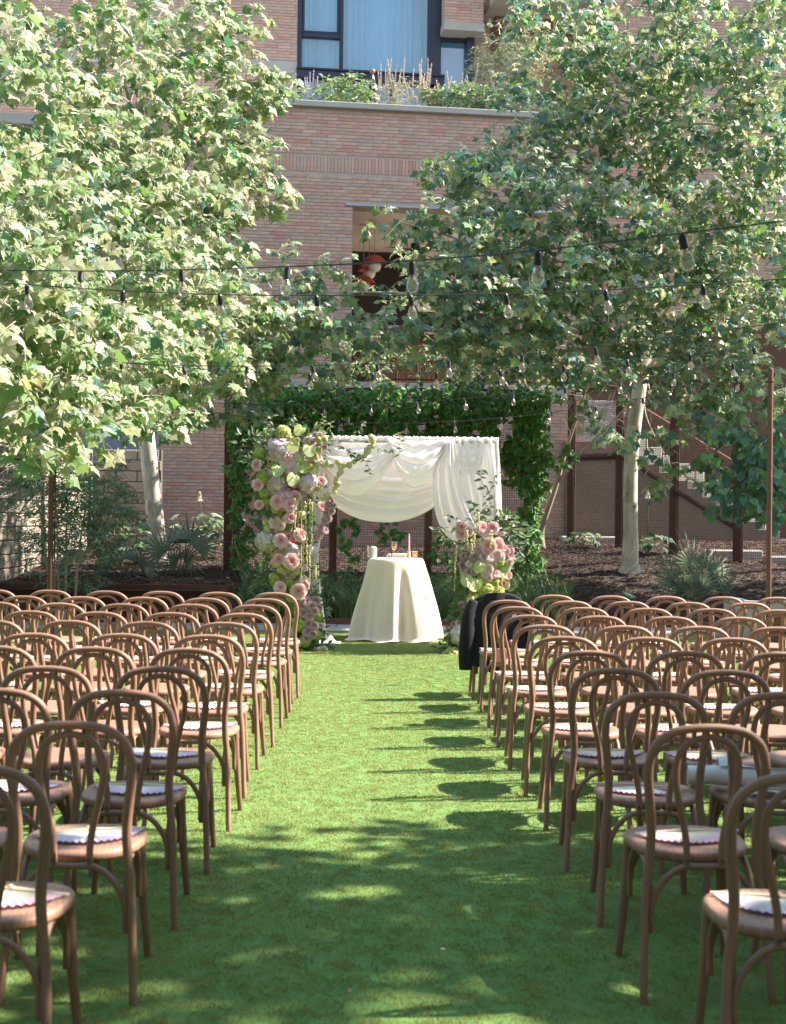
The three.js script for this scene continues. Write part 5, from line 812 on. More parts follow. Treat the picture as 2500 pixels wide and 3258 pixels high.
{
  const f = rngOf(222); let first = true, firstFan = null;
  const plan = (side, row, col) => { const h = hash2(row * 3 + (side > 0 ? 50 : 0), col * 7 + 1, 9); return col === 0 ? 1 : h > 0.42 ? 1 : 0; };
  for (const [side, feet] of [[1, RIGHT], [-1, LEFT]]) feet.forEach(([x, y, fx], row) => {
    const D0 = row === 0 ? 3.52 : -onGround(x, y).z, X0 = row === 0 ? fx : onGround(x, y).x, most = side > 0 ? 7 : 6;
    for (let col = 0; col < most; col++) {
      const D = D0 + (col ? rr(-0.03, 0.03, f) : 0), cx = X0 + side * (0.206 + col * 0.468) + (col ? rr(-0.012, 0.012, f) : 0), turn = rr(-0.055, 0.055, f);
      if (Math.abs(cx) - 0.25 > (D + 0.45) * 0.2875 + (side > 0 && row > 1 ? 0.48 : 0)) continue;
      const c = first ? chair0 : chair0.clone(); first = false;
      c.name = numbered('bentwood_chair'); scene.add(c);
      c.position.set(cx, 0, -(D + 0.075)); c.scale.y = 0.982; c.rotation.y = turn;
      const wm = WOODS[Math.floor(f() * 3)]; c.children.forEach((m) => { if (WOODS.includes(m.material)) m.material = wm; });
      const where = `${COLN[col]} in the ${side > 0 ? 'right' : 'left'} block's ${ROWN[row]} row from the front`;
      tag(c, `brown bentwood chair ${where}`, 'chair', 'bentwood chairs in rows on the lawn');
      chairAt[`${side}_${row}_${col}`] = c;
      const off = Math.abs(cx) - 0.1 > (D + 0.2) * 0.2875;
      if (plan(side, row, col) && !off && !(side > 0 && row === 2 && col === 1)) {
        const v = row >= 5 ? (f() < 0.75 ? 2 : 0) : side > 0 ? (f() < 0.8 ? 0 : 1) : (f() < 0.75 ? 1 : 0), narrowFan = (side > 0 && row === 2 && col === 0) ? 1 : 0;
        let k; if (!firstFan) { k = firstFan = new THREE.Group(); mesh('pleated_leaf', fanGeos[0], M.paper, k); mesh('ribs', ribsG, ribsM, k); } else k = firstFan.clone();
        k.children[0].geometry = fanGeos[v * 2 + narrowFan]; k.name = numbered('paper_fan'); scene.add(k);
        k.position.copy(c.localToWorld(V(rr(-0.02, 0.02, f), 0.4635, -0.30 + rr(-0.015, 0.015, f)))); c.updateMatrixWorld(); k.position.copy(V(rr(-0.025, 0.025, f), 0.4635, -0.30 + rr(-0.02, 0.02, f)).applyMatrix4(c.matrixWorld)); k.rotation.y = turn + rr(-0.3, 0.3, f);
        tag(k, `${['pink', 'lilac', 'whitish pink'][v]} pleated paper fan, seat ${where.replace(' from the front', '')}`, 'paper fan', 'paper fans on the chair seats');
      }
    }
  });
}
// dark suit jacket hung over the aisle chair of the far right row
{
  const c = chairAt['1_10_0']; c.updateMatrixWorld();
  const t = thing('suit_jacket', 'black suit jacket draped over the aisle chair nearest the arch on the right', 'jacket', c.position.clone(), c.rotation.y);
  const jm = std({ color: C(0.008, 0.008, 0.011), roughness: 0.95, bumpMap: T.linen, bumpScale: 0.0006 }), lining = std({ color: C(0.02, 0.022, 0.035), roughness: 0.4 });
  const topAt = (x) => 0.872 - 0.10 * Math.pow(Math.abs(x) / 0.235, 3.2);
  const panel = (front) => sheet((u, v) => { const x0 = (u - 0.52) * 0.46, y1 = topAt(x0), x = x0 * (1 + v * 0.10) - v * 0.02, drop = v * (front ? 0.60 : 0.52) * (1 - 0.06 * Math.sin(u * 9)) * (1 - 0.35 * Math.pow(Math.abs(2 * u - 1), 5)), fold = 0.016 * Math.sin(u * 17 + v * 3 + (front ? 1 : 0)) * v; return V(x, y1 - drop + 0.02 * Math.cos(v * PI / 2) - 0.02, 0.058 + (front ? 1 : -1) * (0.024 + 0.05 * Math.sqrt(v) + fold)); }, 30, 22);
  mesh('back_panel', panel(true), jm, t); mesh('front_panel', panel(false), jm, t);
  mesh('shoulders', sheet((u, v) => { const x = (u - 0.52) * 0.46, a = v * PI; return V(x, topAt(x) - 0.001 + 0.022 * Math.sin(a), 0.058 - Math.cos(a) * 0.026); }, 30, 8), jm, t);
  const sleeve = (x0, pts, r) => mesh('sleeve', tube(pts.map((p) => V(...p)), r, 14, 24), jm, t);
  sleeve(0, [[-0.20, 0.82, 0.055], [-0.245, 0.70, 0.085], [-0.262, 0.54, 0.10], [-0.272, 0.40, 0.09], [-0.272, 0.29, 0.085], [-0.272, 0.25, 0.085]], [0.045, 0.058, 0.063, 0.062, 0.056, 0.052]);
  sleeve(1, [[0.20, 0.80, 0.05], [0.235, 0.68, 0.03], [0.25, 0.52, 0.02], [0.25, 0.40, 0.02]], [0.05, 0.065, 0.06, 0.05]);
  mesh('collar', sheet((u, v) => V(-0.13 + u * 0.22, 0.895 - Math.abs(u - 0.5) * 0.03 - v * 0.06, 0.085 + v * 0.012 - 0.012 * Math.cos(u * 6)), 12, 4), jm, t);
  mesh('lapel', sheet((u, v) => V(0.05 + u * 0.08 - v * 0.06, 0.86 - v * 0.30, 0.135 + 0.01 * Math.sin(v * 3)), 4, 8), lining, t);
  mesh('care_label', cbox(0.035, 0.05, 0.002, 0.001).translate(0.12, 0.72, 0.158), std({ color: C(0.55, 0.58, 0.62), roughness: 0.8 }), t);
}
// little pink pot of moss on the next aisle chairs
{
  const c = chairAt['1_8_0'], p = V(-0.115, 0.464, -0.10).applyMatrix4((c.updateMatrixWorld(), c.matrixWorld)), t = thing('moss_pot', 'small pink pot of brown moss on an aisle chair seat at right', 'flower pot', p), f = rngOf(31);
  mesh('pot', new THREE.LatheGeometry([[0.0001, 0.002], [0.045, 0.002], [0.047, 0.006], [0.062, 0.10], [0.066, 0.105], [0.060, 0.107], [0.055, 0.09], [0.0001, 0.085]].map((q) => new THREE.Vector2(...q)), 24), std({ color: C(0.72, 0.30, 0.36), roughness: 0.7 }), t);
  const g = []; for (let i = 0; i < 240; i++) { const a = f() * 6.28, r = Math.sqrt(f()) * 0.075, b = V(Math.cos(a) * r * 0.7, 0.08, Math.sin(a) * r * 0.7), e = V(Math.cos(a) * r + rr(-0.02, 0.02, f), 0.10 + rr(0.01, 0.085, f) * (1.2 - r * 8), Math.sin(a) * r + rr(-0.02, 0.02, f)); g.push(tube([b, b.clone().lerp(e, 0.6).add(V(rr(-0.015, 0.015, f), 0.01, rr(-0.015, 0.015, f))), e], 0.0018, 3, 0, false)); }
  mesh('moss', merged(g), std({ color: C(0.075, 0.07, 0.03), roughness: 1 }), t).userData.kind = 'stuff';
  const l = mesh('ivy_leaf', sycLeaf[1], broadPlant.m[2], t); l.position.set(0.05, 0.09, 0.05); l.rotation.set(0.3, 0, -2.2); l.scale.setScalar(0.11);
  mesh('bud', new THREE.SphereGeometry(0.016, 12, 10).scale(1, 1.2, 1).translate(0.07, 0.15, 0.02), std({ color: C(0.75, 0.22, 0.30), roughness: 0.7 }), t);
}
// rolled white cloth on the second chair of the near right rows
{
  const c = chairAt['1_2_1'], p = V(-0.02, 0.466, -0.19).applyMatrix4((c.updateMatrixWorld(), c.matrixWorld)), t = thing('rolled_cloth', 'rolled white cloth lying across a near right chair seat', 'cloth', p, -0.14), f = rngOf(32);
  const wm = std({ color: C(0.70, 0.70, 0.72), roughness: 0.95, bumpMap: T.linen, bumpScale: 0.0008 });
  mesh('roll', sheet((u, v) => { const a = v * 2 * PI * 2.6, r = 0.030 + 0.020 * v + 0.004 * Math.sin(u * 11 + v * 5); return V((u - 0.5) * 0.56, 0.055 + Math.sin(a) * r * 0.85, Math.cos(a) * r); }, 26, 70), wm, t);
  mesh('loose_fold', sheet((u, v) => V(-0.16 + u * 0.38, 0.10 + 0.05 * Math.sin(u * 7 + 1) * Math.sin(v * PI) - v * 0.05, 0.03 - v * 0.16), 22, 12), wm, t);
  mesh('under_fold', sheet((u, v) => V(-0.05 + u * 0.36, 0.012 + 0.016 * Math.sin(u * 9) * v, 0.05 + v * 0.10 - 0.02 * Math.sin(u * 5)), 18, 8), wm, t);
}
// petals and dry leaves scattered on the aisle
{
  const f = rngOf(33), mats = [], cols = [];
  for (const [x, y] of [[1220, 2208], [968, 2405], [943, 2567], [970, 2570], [1455, 2287], [1335, 2518], [1275, 2519], [1110, 3148], [1400, 3020], [1290, 2040], [655, 2990], [900, 2650], [1500, 2400]]) { const p = onGround(x, y, 0.02); mats.push(xf(p, rr(-0.4, 0.4, f), f() * 6, rr(-0.4, 0.4, f), rr(0.014, 0.026, f))); cols.push(f() < 0.5 ? C(0.55, 0.32, 0.28) : C(0.6, 0.55, 0.48)); }
  const o = stuff('fallen_petals', ovate[0].clone().rotateX(-PI / 2), M.chip, mats, cols); o.userData.label = 'few fallen petals and dry leaves on the aisle lawn'; o.userData.category = 'petals';
}
// ---------------------------------------------------------------- wedding arch, drapery, flowers, table
const AD = 15.7;
const A = (x, y, d = AD) => at(x, y, d);
{
  const t = thing('wedding_arch', 'pole frame of the wedding arch under the white drapery', 'arch', [0, 0, 0]), pm = std({ color: C(0.6, 0.58, 0.55), roughness: 0.6 });
  const yb = A(1300, 1396).y, xl = A(985, 1500).x, xr = A(1578, 1500).x;
  for (const [x, z] of [[xl, 0], [xr, 0], [xl, -0.9], [xr - 0.05, -0.9]]) mesh('post', tube([V(x, 0, -AD + z), V(x, yb - 0.03, -AD + z)], 0.022, 10), pm, t);
  for (const z of [0, -0.9]) mesh('crossbar', tube([V(xl, yb - 0.03, -AD + z), V(xr, yb - 0.03, -AD + z)], 0.022, 10), pm, t);
  for (const x of [xl, xr - 0.02]) mesh('side_bar', tube([V(x, yb - 0.03, -AD), V(x, yb - 0.03, -AD - 0.9)], 0.022, 10), pm, t);
  for (const x of [xl, xr]) mesh('foot', cbox(0.4, 0.012, 0.4).translate(x, 0.008, -AD), pm, t);
}
{
  const t = thing('draped_fabric', 'white gauze drapery swagged over the wedding arch', 'drapery', [0, 0, 0]);
  // a swag between two gathered ends: u runs across, v from the upper to the lower edge
  function swag(a0, a1, b0, b1, sagTop, sagLow, z, nf, amp, seed, out = 0.1, D = AD) {
    const P = (p) => A(p[0], p[1], D), A0 = P(a0), A1 = P(a1), B0 = P(b0), B1 = P(b1);
    return mesh('swag', sheet((u, v) => {
      const l = A0.clone().lerp(A1, v), r = B0.clone().lerp(B1, v), p = l.lerp(r, u), c = 4 * u * (1 - u), s = lerp(sagTop, sagLow, v), k = Math.pow(c, 0.85);
      const w = fbm(u * 0.5, v, 4, seed, 2) - 0.5;
      p.y -= s * k; const ph = v * nf * 2 * PI + w * 3;
      p.z += z + out * k * Math.sin(v * PI) + amp * (0.35 + 0.65 * (1 - k * 0.35)) * Math.sin(ph) + 0.01 * Math.sin(u * 22 + v * 9);
      p.y += amp * 0.4 * Math.cos(ph) * k;
      return p;
    }, 64, 110, 1.5, 1), M.gauze, t);
  }
  function hang(pts0, pts1, nf, amp, seed, zoff = 0, name = 'panel') {    // a hanging panel between a left and a right edge line, pleated across
    const c0 = new THREE.CatmullRomCurve3(pts0.map((p) => A(...p)), false, 'centripetal'), c1 = new THREE.CatmullRomCurve3(pts1.map((p) => A(...p)), false, 'centripetal');
    return mesh(name, sheet((u, v) => { const p = c0.getPoint(v).lerp(c1.getPoint(v), u), w = fbm(u, v * 0.3, 5, seed, 3) - 0.5; p.z += zoff + amp * Math.sin(u * nf * 2 * PI + w * 5) + amp * 0.3 * Math.sin(u * nf * 5.3 + v * 4); return p; }, 120, 50, 1, 2), M.gauze, t);
  }
  // roof cloth over the top and rear valance
  const yb = A(1300, 1393).y, xl = A(985, 1500).x, xr = A(1585, 1500).x;
  mesh('top_cloth', sheet((u, v) => V(lerp(xl, xr, u), yb - 0.05 * Math.sin(v * PI) + 0.004 * Math.sin(u * 60), -AD + 0.03 - v * 0.98), 60, 16, 2, 1), M.gauze, t);
  mesh('ruffle', sheet((u, v) => { const a = v * 2 * PI * 0.8 - 0.6, r = 0.030 + 0.007 * Math.sin(u * 330 + 5 * Math.sin(u * 31)) * Math.sin(u * 57 + 1) + 0.004 * Math.sin(u * 171); return V(lerp(xl - 0.01, xr, u), yb - 0.016 + Math.sin(a) * r, -AD + 0.012 + Math.cos(a) * r); }, 260, 12, 3, 0.3), M.gauze, t);
  // back cloth above the deep swag
  hang([[1010, 1400, AD + 0.5], [1040, 1500, AD + 0.5], [1062, 1596, AD + 0.5]], [[1470, 1400, AD + 0.5], [1440, 1500, AD + 0.5], [1400, 1600, AD + 0.5]], 7, 0.022, 7);
  swag([1050, 1478], [1040, 1590], [1410, 1505], [1385, 1608], 0.10, 0.235, -0.12, 4, 0.026, 3, 0.08);
  // two upper swags
  swag([1000, 1398], [1030, 1500], [1262, 1396], [1264, 1436], 0.10, 0.385, 0.03, 4, 0.028, 5, 0.10);
  swag([1236, 1396], [1254, 1470], [1425, 1395], [1412, 1430], 0.04, 0.385, 0.05, 4, 0.030, 8, 0.12);
  swag([1405, 1396], [1425, 1420], [1545, 1396], [1540, 1470], 0.06, 0.24, 0.0, 4, 0.016, 12, 0.05);
  // long sweep to the right post and the right-hand panel
  hang([[1412, 1402], [1378, 1500], [1378, 1600], [1402, 1680], [1440, 1720], [1480, 1722]], [[1445, 1402], [1462, 1500], [1484, 1580], [1510, 1640], [1530, 1680], [1545, 1700]], 4, 0.030, 21, 0.07, 'sweep');
  hang([[1452, 1396], [1462, 1480], [1476, 1570], [1490, 1640], [1500, 1700]], [[1584, 1394], [1590, 1480], [1594, 1570], [1596, 1660], [1590, 1790]], 5, 0.026, 23, 0.03);
  hang([[1580, 1396, AD], [1588, 1500, AD], [1594, 1700, AD], [1590, 1990, AD]], [[1575, 1402, AD + 0.9], [1580, 1500, AD + 0.9], [1584, 1700, AD + 0.9], [1580, 1960, AD + 0.9]], 6, 0.02, 25, 0, 'side_panel');
  // left panel down to the lawn and its pool of cloth
  hang([[960, 1396], [985, 1500], [998, 1640], [985, 1800], [985, 1930], [1010, 2040]], [[1090, 1396], [1066, 1500], [1040, 1620], [1014, 1760], [1022, 1880], [1042, 2030]], 5, 0.024, 27, 0.02);
  mesh('pooled_hem', sheet((u, v) => { const p = onGround(lerp(1000, 1084, u), 2046); return V(p.x, 0.006 + 0.07 * Math.sin(v * PI) * Math.sin(u * PI) * (0.7 + 0.5 * Math.sin(u * 13)), p.z + 0.06 - v * 0.26 + 0.03 * Math.sin(u * 9)); }, 30, 14), M.gauze, t);
}
// ---- flowers: each kind is built once and copied
function petalGeo(w, l, cup, c0, c1, n = 5) { const g = sheet((u, v) => { const x = (u - 0.5) * w * Math.pow(Math.sin(PI * (0.10 + 0.68 * v)), 0.7) , b = cup * v * v; return V(x, v * l * (1 - 0.12 * Math.pow(Math.abs(u - 0.5) * 2, 2)), l * (b - 0.10 * Math.pow(v, 6)) + Math.abs(u - 0.5) * Math.abs(u - 0.5) * w * 0.9); }, 4, n); const c = []; for (let j = 0; j <= n; j++) for (let i = 0; i <= 4; i++) c.push(...mixc(c0, c1, j / n)); g.setAttribute('color', new THREE.Float32BufferAttribute(c, 3)); const q = g.toNonIndexed(); q.computeVertexNormals(); q.deleteAttribute('uv'); return q; }
function roseGeo(seed, outC, inC, open = 1) {      // radius about 1, facing +z
  const f = rngOf(seed), g = [];
  for (const [n, tilt, l, w, lift, k] of [[7, 1.22 * open, 0.98, 1.15, 0.0, 0], [6, 0.95 * open, 0.86, 1.05, 0.05, 0.15], [6, 0.66, 0.72, 0.86, 0.10, 0.4], [5, 0.36, 0.58, 0.62, 0.14, 0.75], [4, 0.12, 0.46, 0.42, 0.18, 1]]) for (let i = 0; i < n; i++) {
    const c1 = mixc(outC, inC, k), c0 = mixc(outC, inC, Math.min(1, k + 0.45)); const p = petalGeo(w * 1.25, l, -0.28, c0, c1);
    p.rotateX(PI / 2); p.rotateX(-tilt + 0 + rr(-0.08, 0.08, f)); p.translate(0, 0.06 + 0.10 * k * 0, 0.02); p.rotateZ(i / n * 2 * PI + k * 2 + rr(-0.2, 0.2, f)); p.translate(0, 0, lift * 0.6 - 0.1); g.push(p);
  }
  return merged(g);
}
function ballGeo(seed, n, c0, c1, fl = 0.24, squash = 1) {      // hydrangea-like head of four-petalled florets, radius about 1
  const f = rngOf(seed), g = [];
  for (let i = 0; i < n; i++) {
    const y = 1 - 2 * (i + 0.5) / n, a = i * 2.39996 + rr(-0.2, 0.2, f), r = Math.sqrt(1 - y * y), d = V(Math.cos(a) * r, y * squash, Math.sin(a) * r); if (d.z < -0.45) continue;
    const c = mixc(c0, c1, f()), k = rr(0.9, 1.06, f), fr = [];
    for (let q = 0; q < 4; q++) { const pg = new THREE.PlaneGeometry(fl, fl, 1, 1); const p = pg.attributes.position; p.setZ(0, 0.05); p.setZ(3, -0.02); p.setZ(1, 0.02); pg.translate(fl * 0.52, 0, 0).rotateZ(q * PI / 2 + 0.4).rotateY(rr(-0.2, 0.2, f)); pg.deleteAttribute('uv'); fr.push(pg); }
    const m = merged(fr); m.computeVertexNormals(); tint(m, C(c[0] * k, c[1] * k, c[2] * k)); m.applyMatrix4(new THREE.Matrix4().compose(d.clone().multiplyScalar(rr(0.86, 1.0, f)), new THREE.Quaternion().setFromUnitVectors(V(0, 0, 1), d.clone().normalize().add(V(rr(-0.25, 0.25, f), rr(-0.25, 0.25, f), 0)).normalize()), V(1, 1, 1))); g.push(m);
  }
  const core = new THREE.SphereGeometry(0.8, 12, 8).toNonIndexed(); core.deleteAttribute('uv'); tint(core, C(...c0)); g.push(core);
  return merged(g);
}
function anthuriumGeo(c0, c1) {      // heart-shaped glossy bract with a spadix, radius about 1, facing +z
  const g = sheet((u, v) => { const a = u * 2 * PI, r0 = 1 - 0.42 * Math.pow(Math.max(0, Math.cos(a - PI / 2)), 14) + 0.22 * Math.pow(Math.max(0, -Math.sin(a)), 5), x = Math.cos(a) * r0 * v * 0.92, y = Math.sin(a) * r0 * v - 0.12 * v; return V(x, y, 0.10 * v * v * Math.cos(2 * a) + 0.05 * Math.sin(a * 3 + 1) * v * v); }, 36, 8);
  const c = []; for (let j = 0; j <= 8; j++) for (let i = 0; i <= 36; i++) c.push(...mixc(c1, c0, smooth(j / 8, 0.05, 0.7)));
  g.setAttribute('color', new THREE.Float32BufferAttribute(c, 3)); g.deleteAttribute('uv');
  const s = tube([V(0, 0.28, 0.02), V(0.02, 0.1, 0.24), V(0.03, -0.25, 0.36)], [0.08, 0.075, 0.04], 8, 8).toNonIndexed(); s.deleteAttribute('uv'); tint(s, C(0.75, 0.52, 0.32));
  const q = g.toNonIndexed(); return merged([q, s]);
}
function beadRope(seed, len, c0, c1, r = 0.014) {      // hanging amaranth: knobbly rope from the origin down
  const f = rngOf(seed), g = [], path = []; let x = 0, z = 0; const n = Math.round(len / 0.016);
  for (let i = 0; i <= n; i++) { x += rr(-0.0025, 0.0025, f); z += rr(-0.0025, 0.0025, f); path.push(V(x, -i * 0.016, z)); }
  for (let i = 0; i < n; i++) { const k = 1 - 0.55 * i / n, m = i % 3 ? 2 : 3; for (let j = 0; j < m; j++) { const a = f() * 6.28, b = new THREE.IcosahedronGeometry(r * k * rr(0.55, 0.85, f), 0); b.deleteAttribute('uv'); b.translate(path[i].x + Math.cos(a) * r * k * 0.6, path[i].y + rr(-0.006, 0.006, f), path[i].z + Math.sin(a) * r * k * 0.6); const c = mixc(c0, c1, f()); g.push(tint(b, C(...c))); } }
  return merged(g);
}
const FL = {
  rose: [0, 1, 2].map((k) => roseGeo(140 + k, [0.85, 0.67, 0.68], [0.76, 0.30, 0.37])), blush: [0, 1].map((k) => roseGeo(150 + k, [0.82, 0.67, 0.64], [0.78, 0.52, 0.52], 0.85)),
  mauve: [0, 1].map((k) => roseGeo(155 + k, [0.66, 0.46, 0.50], [0.42, 0.24, 0.29], 0.9)), coral: [roseGeo(158, [0.66, 0.36, 0.31], [0.58, 0.24, 0.22], 0.9)], cream: [roseGeo(159, [0.80, 0.74, 0.60], [0.72, 0.60, 0.42], 0.9)],
  lilac: [ballGeo(160, 120, [0.62, 0.42, 0.54], [0.78, 0.64, 0.70])], pinkball: [ballGeo(161, 120, [0.64, 0.32, 0.48], [0.76, 0.50, 0.61])], paleball: [ballGeo(162, 120, [0.60, 0.50, 0.54], [0.72, 0.66, 0.64])], greenball: [ballGeo(163, 110, [0.26, 0.38, 0.05], [0.48, 0.55, 0.13])], limeball: [ballGeo(164, 120, [0.42, 0.46, 0.10], [0.58, 0.56, 0.22], 0.2)], yellowball: [ballGeo(165, 60, [0.66, 0.60, 0.28], [0.76, 0.72, 0.50], 0.36)],
  anthurium: [anthuriumGeo([0.36, 0.45, 0.13], [0.60, 0.56, 0.32]), anthuriumGeo([0.46, 0.52, 0.22], [0.66, 0.62, 0.42])],
  lily: [merged([0, 1, 2, 3, 4, 5].map((i) => petalGeo(0.5, 1.1, -0.2, [0.42, 0.04, 0.08], [0.52, 0.10, 0.14]).rotateX(0.35).rotateZ(i * PI / 3)))],
};
const MAT = { rose: M.petal, anthurium: M.greenPetal };
const NAME = { rose: 'garden_rose', blush: 'blush_rose', mauve: 'mauve_lisianthus', coral: 'coral_rose', cream: 'cream_rose', lilac: 'hydrangea', pinkball: 'hydrangea', paleball: 'hydrangea', greenball: 'green_hydrangea', limeball: 'viburnum', yellowball: 'yellow_mum', anthurium: 'anthurium', lily: 'red_orchid' };
function bloom(root, kind, x, y, px, dz, f, facing) {
  const list = FL[kind], m = mesh(NAME[kind], list[Math.floor(f() * list.length)], MAT[kind] ?? M.petal, root), d = AD - 0.25 - dz; m.position.copy(at(x, y, d)).sub(root.position); const s = px * (kind === 'anthurium' ? 0.50 : /ball|lilac/.test(kind) ? 0.53 : kind === 'rose' ? 0.56 : 0.53) / F * d; m.scale.setScalar(s);
  const fc = facing ?? V(rr(-0.5, 0.5, f), rr(-0.25, 0.5, f), 1); m.quaternion.setFromUnitVectors(V(0, 0, 1), fc.normalize()); m.rotateZ(kind === 'anthurium' ? rr(-0.8, 0.8, f) : f() * 6.28); return m;
}
function greens(root, blobs, seed, o = {}) {
  const f = rngOf(seed), S = [[], [], []], K = [[], [], []];
  for (const [x, y, rx, ry, n, dz] of blobs) for (let i = 0; i < n; i++) { const a = f() * 6.28, r = Math.sqrt(f()), p = at(x + Math.cos(a) * r * rx, y + Math.sin(a) * r * ry, AD - 0.16 - (dz ?? 0) + rr(-0.12, 0.12, f)).sub(root.position), d = V(Math.cos(a) + rr(-0.6, 0.6, f), -Math.sin(a) + rr(-0.7, 0.5, f), rr(-0.2, 0.6, f)).normalize(), s = (o.size ?? 0.085) * rr(0.6, 1.2, f), q = Math.floor(f() * 3), up = V(rr(-0.5, 0.5, f), 0.7, 0.7), z = up.addScaledVector(d, -up.dot(d)).normalize(); S[q].push(new THREE.Matrix4().makeBasis(d.clone().cross(z), d, z).scale(V(s, s, s)).setPosition(p)); const w = f(); K[q].push(w < 0.25 ? C(0.15, 0.21, 0.05) : C(lerp(0.035, 0.10, f()), lerp(0.10, 0.17, f()), lerp(0.025, 0.06, f()))); }
  ovate.forEach((g, k) => { if (S[k].length) stuff(o.name ?? 'greenery', g, M.leaf, S[k], K[k], root); });
}
function sprig(root, pts, n, seed, size = 0.06, tone) {      // a trailing stem with its own leaves
  const f = rngOf(seed), c = new THREE.CatmullRomCurve3(pts.map((p) => at(p[0], p[1], AD - (p[2] ?? 0.3)).sub(root.position)), false, 'centripetal'), st = mesh('vine_stem', tube(c.getPoints(24), 0.003, 4), M.twig, root);
  const lm = sprig.m[tone ?? 0];
  for (let i = 0; i < n; i++) { const t = (i + 0.5) / n, p = c.getPoint(t), a = i * 2.4 + f(), d = V(Math.cos(a), rr(-0.7, 0.4, f), Math.sin(a) * 0.6 + 0.3).normalize(), up = V(rr(-0.3, 0.3, f), 0.6, 0.8), z = up.addScaledVector(d, -up.dot(d)).normalize(), s = size * rr(0.7, 1.25, f), m = mesh('leaf', ovate[i % 3], lm, st); new THREE.Matrix4().makeBasis(d.clone().cross(z), d, z).scale(V(s, s, s)).setPosition(p).decompose(m.position, m.quaternion, m.scale); }
}
sprig.m = [[0.10, 0.17, 0.045], [0.075, 0.115, 0.065], [0.20, 0.26, 0.075]].map((c) => { const m = M.leaf.clone(); m.color = C(...c); return m; });
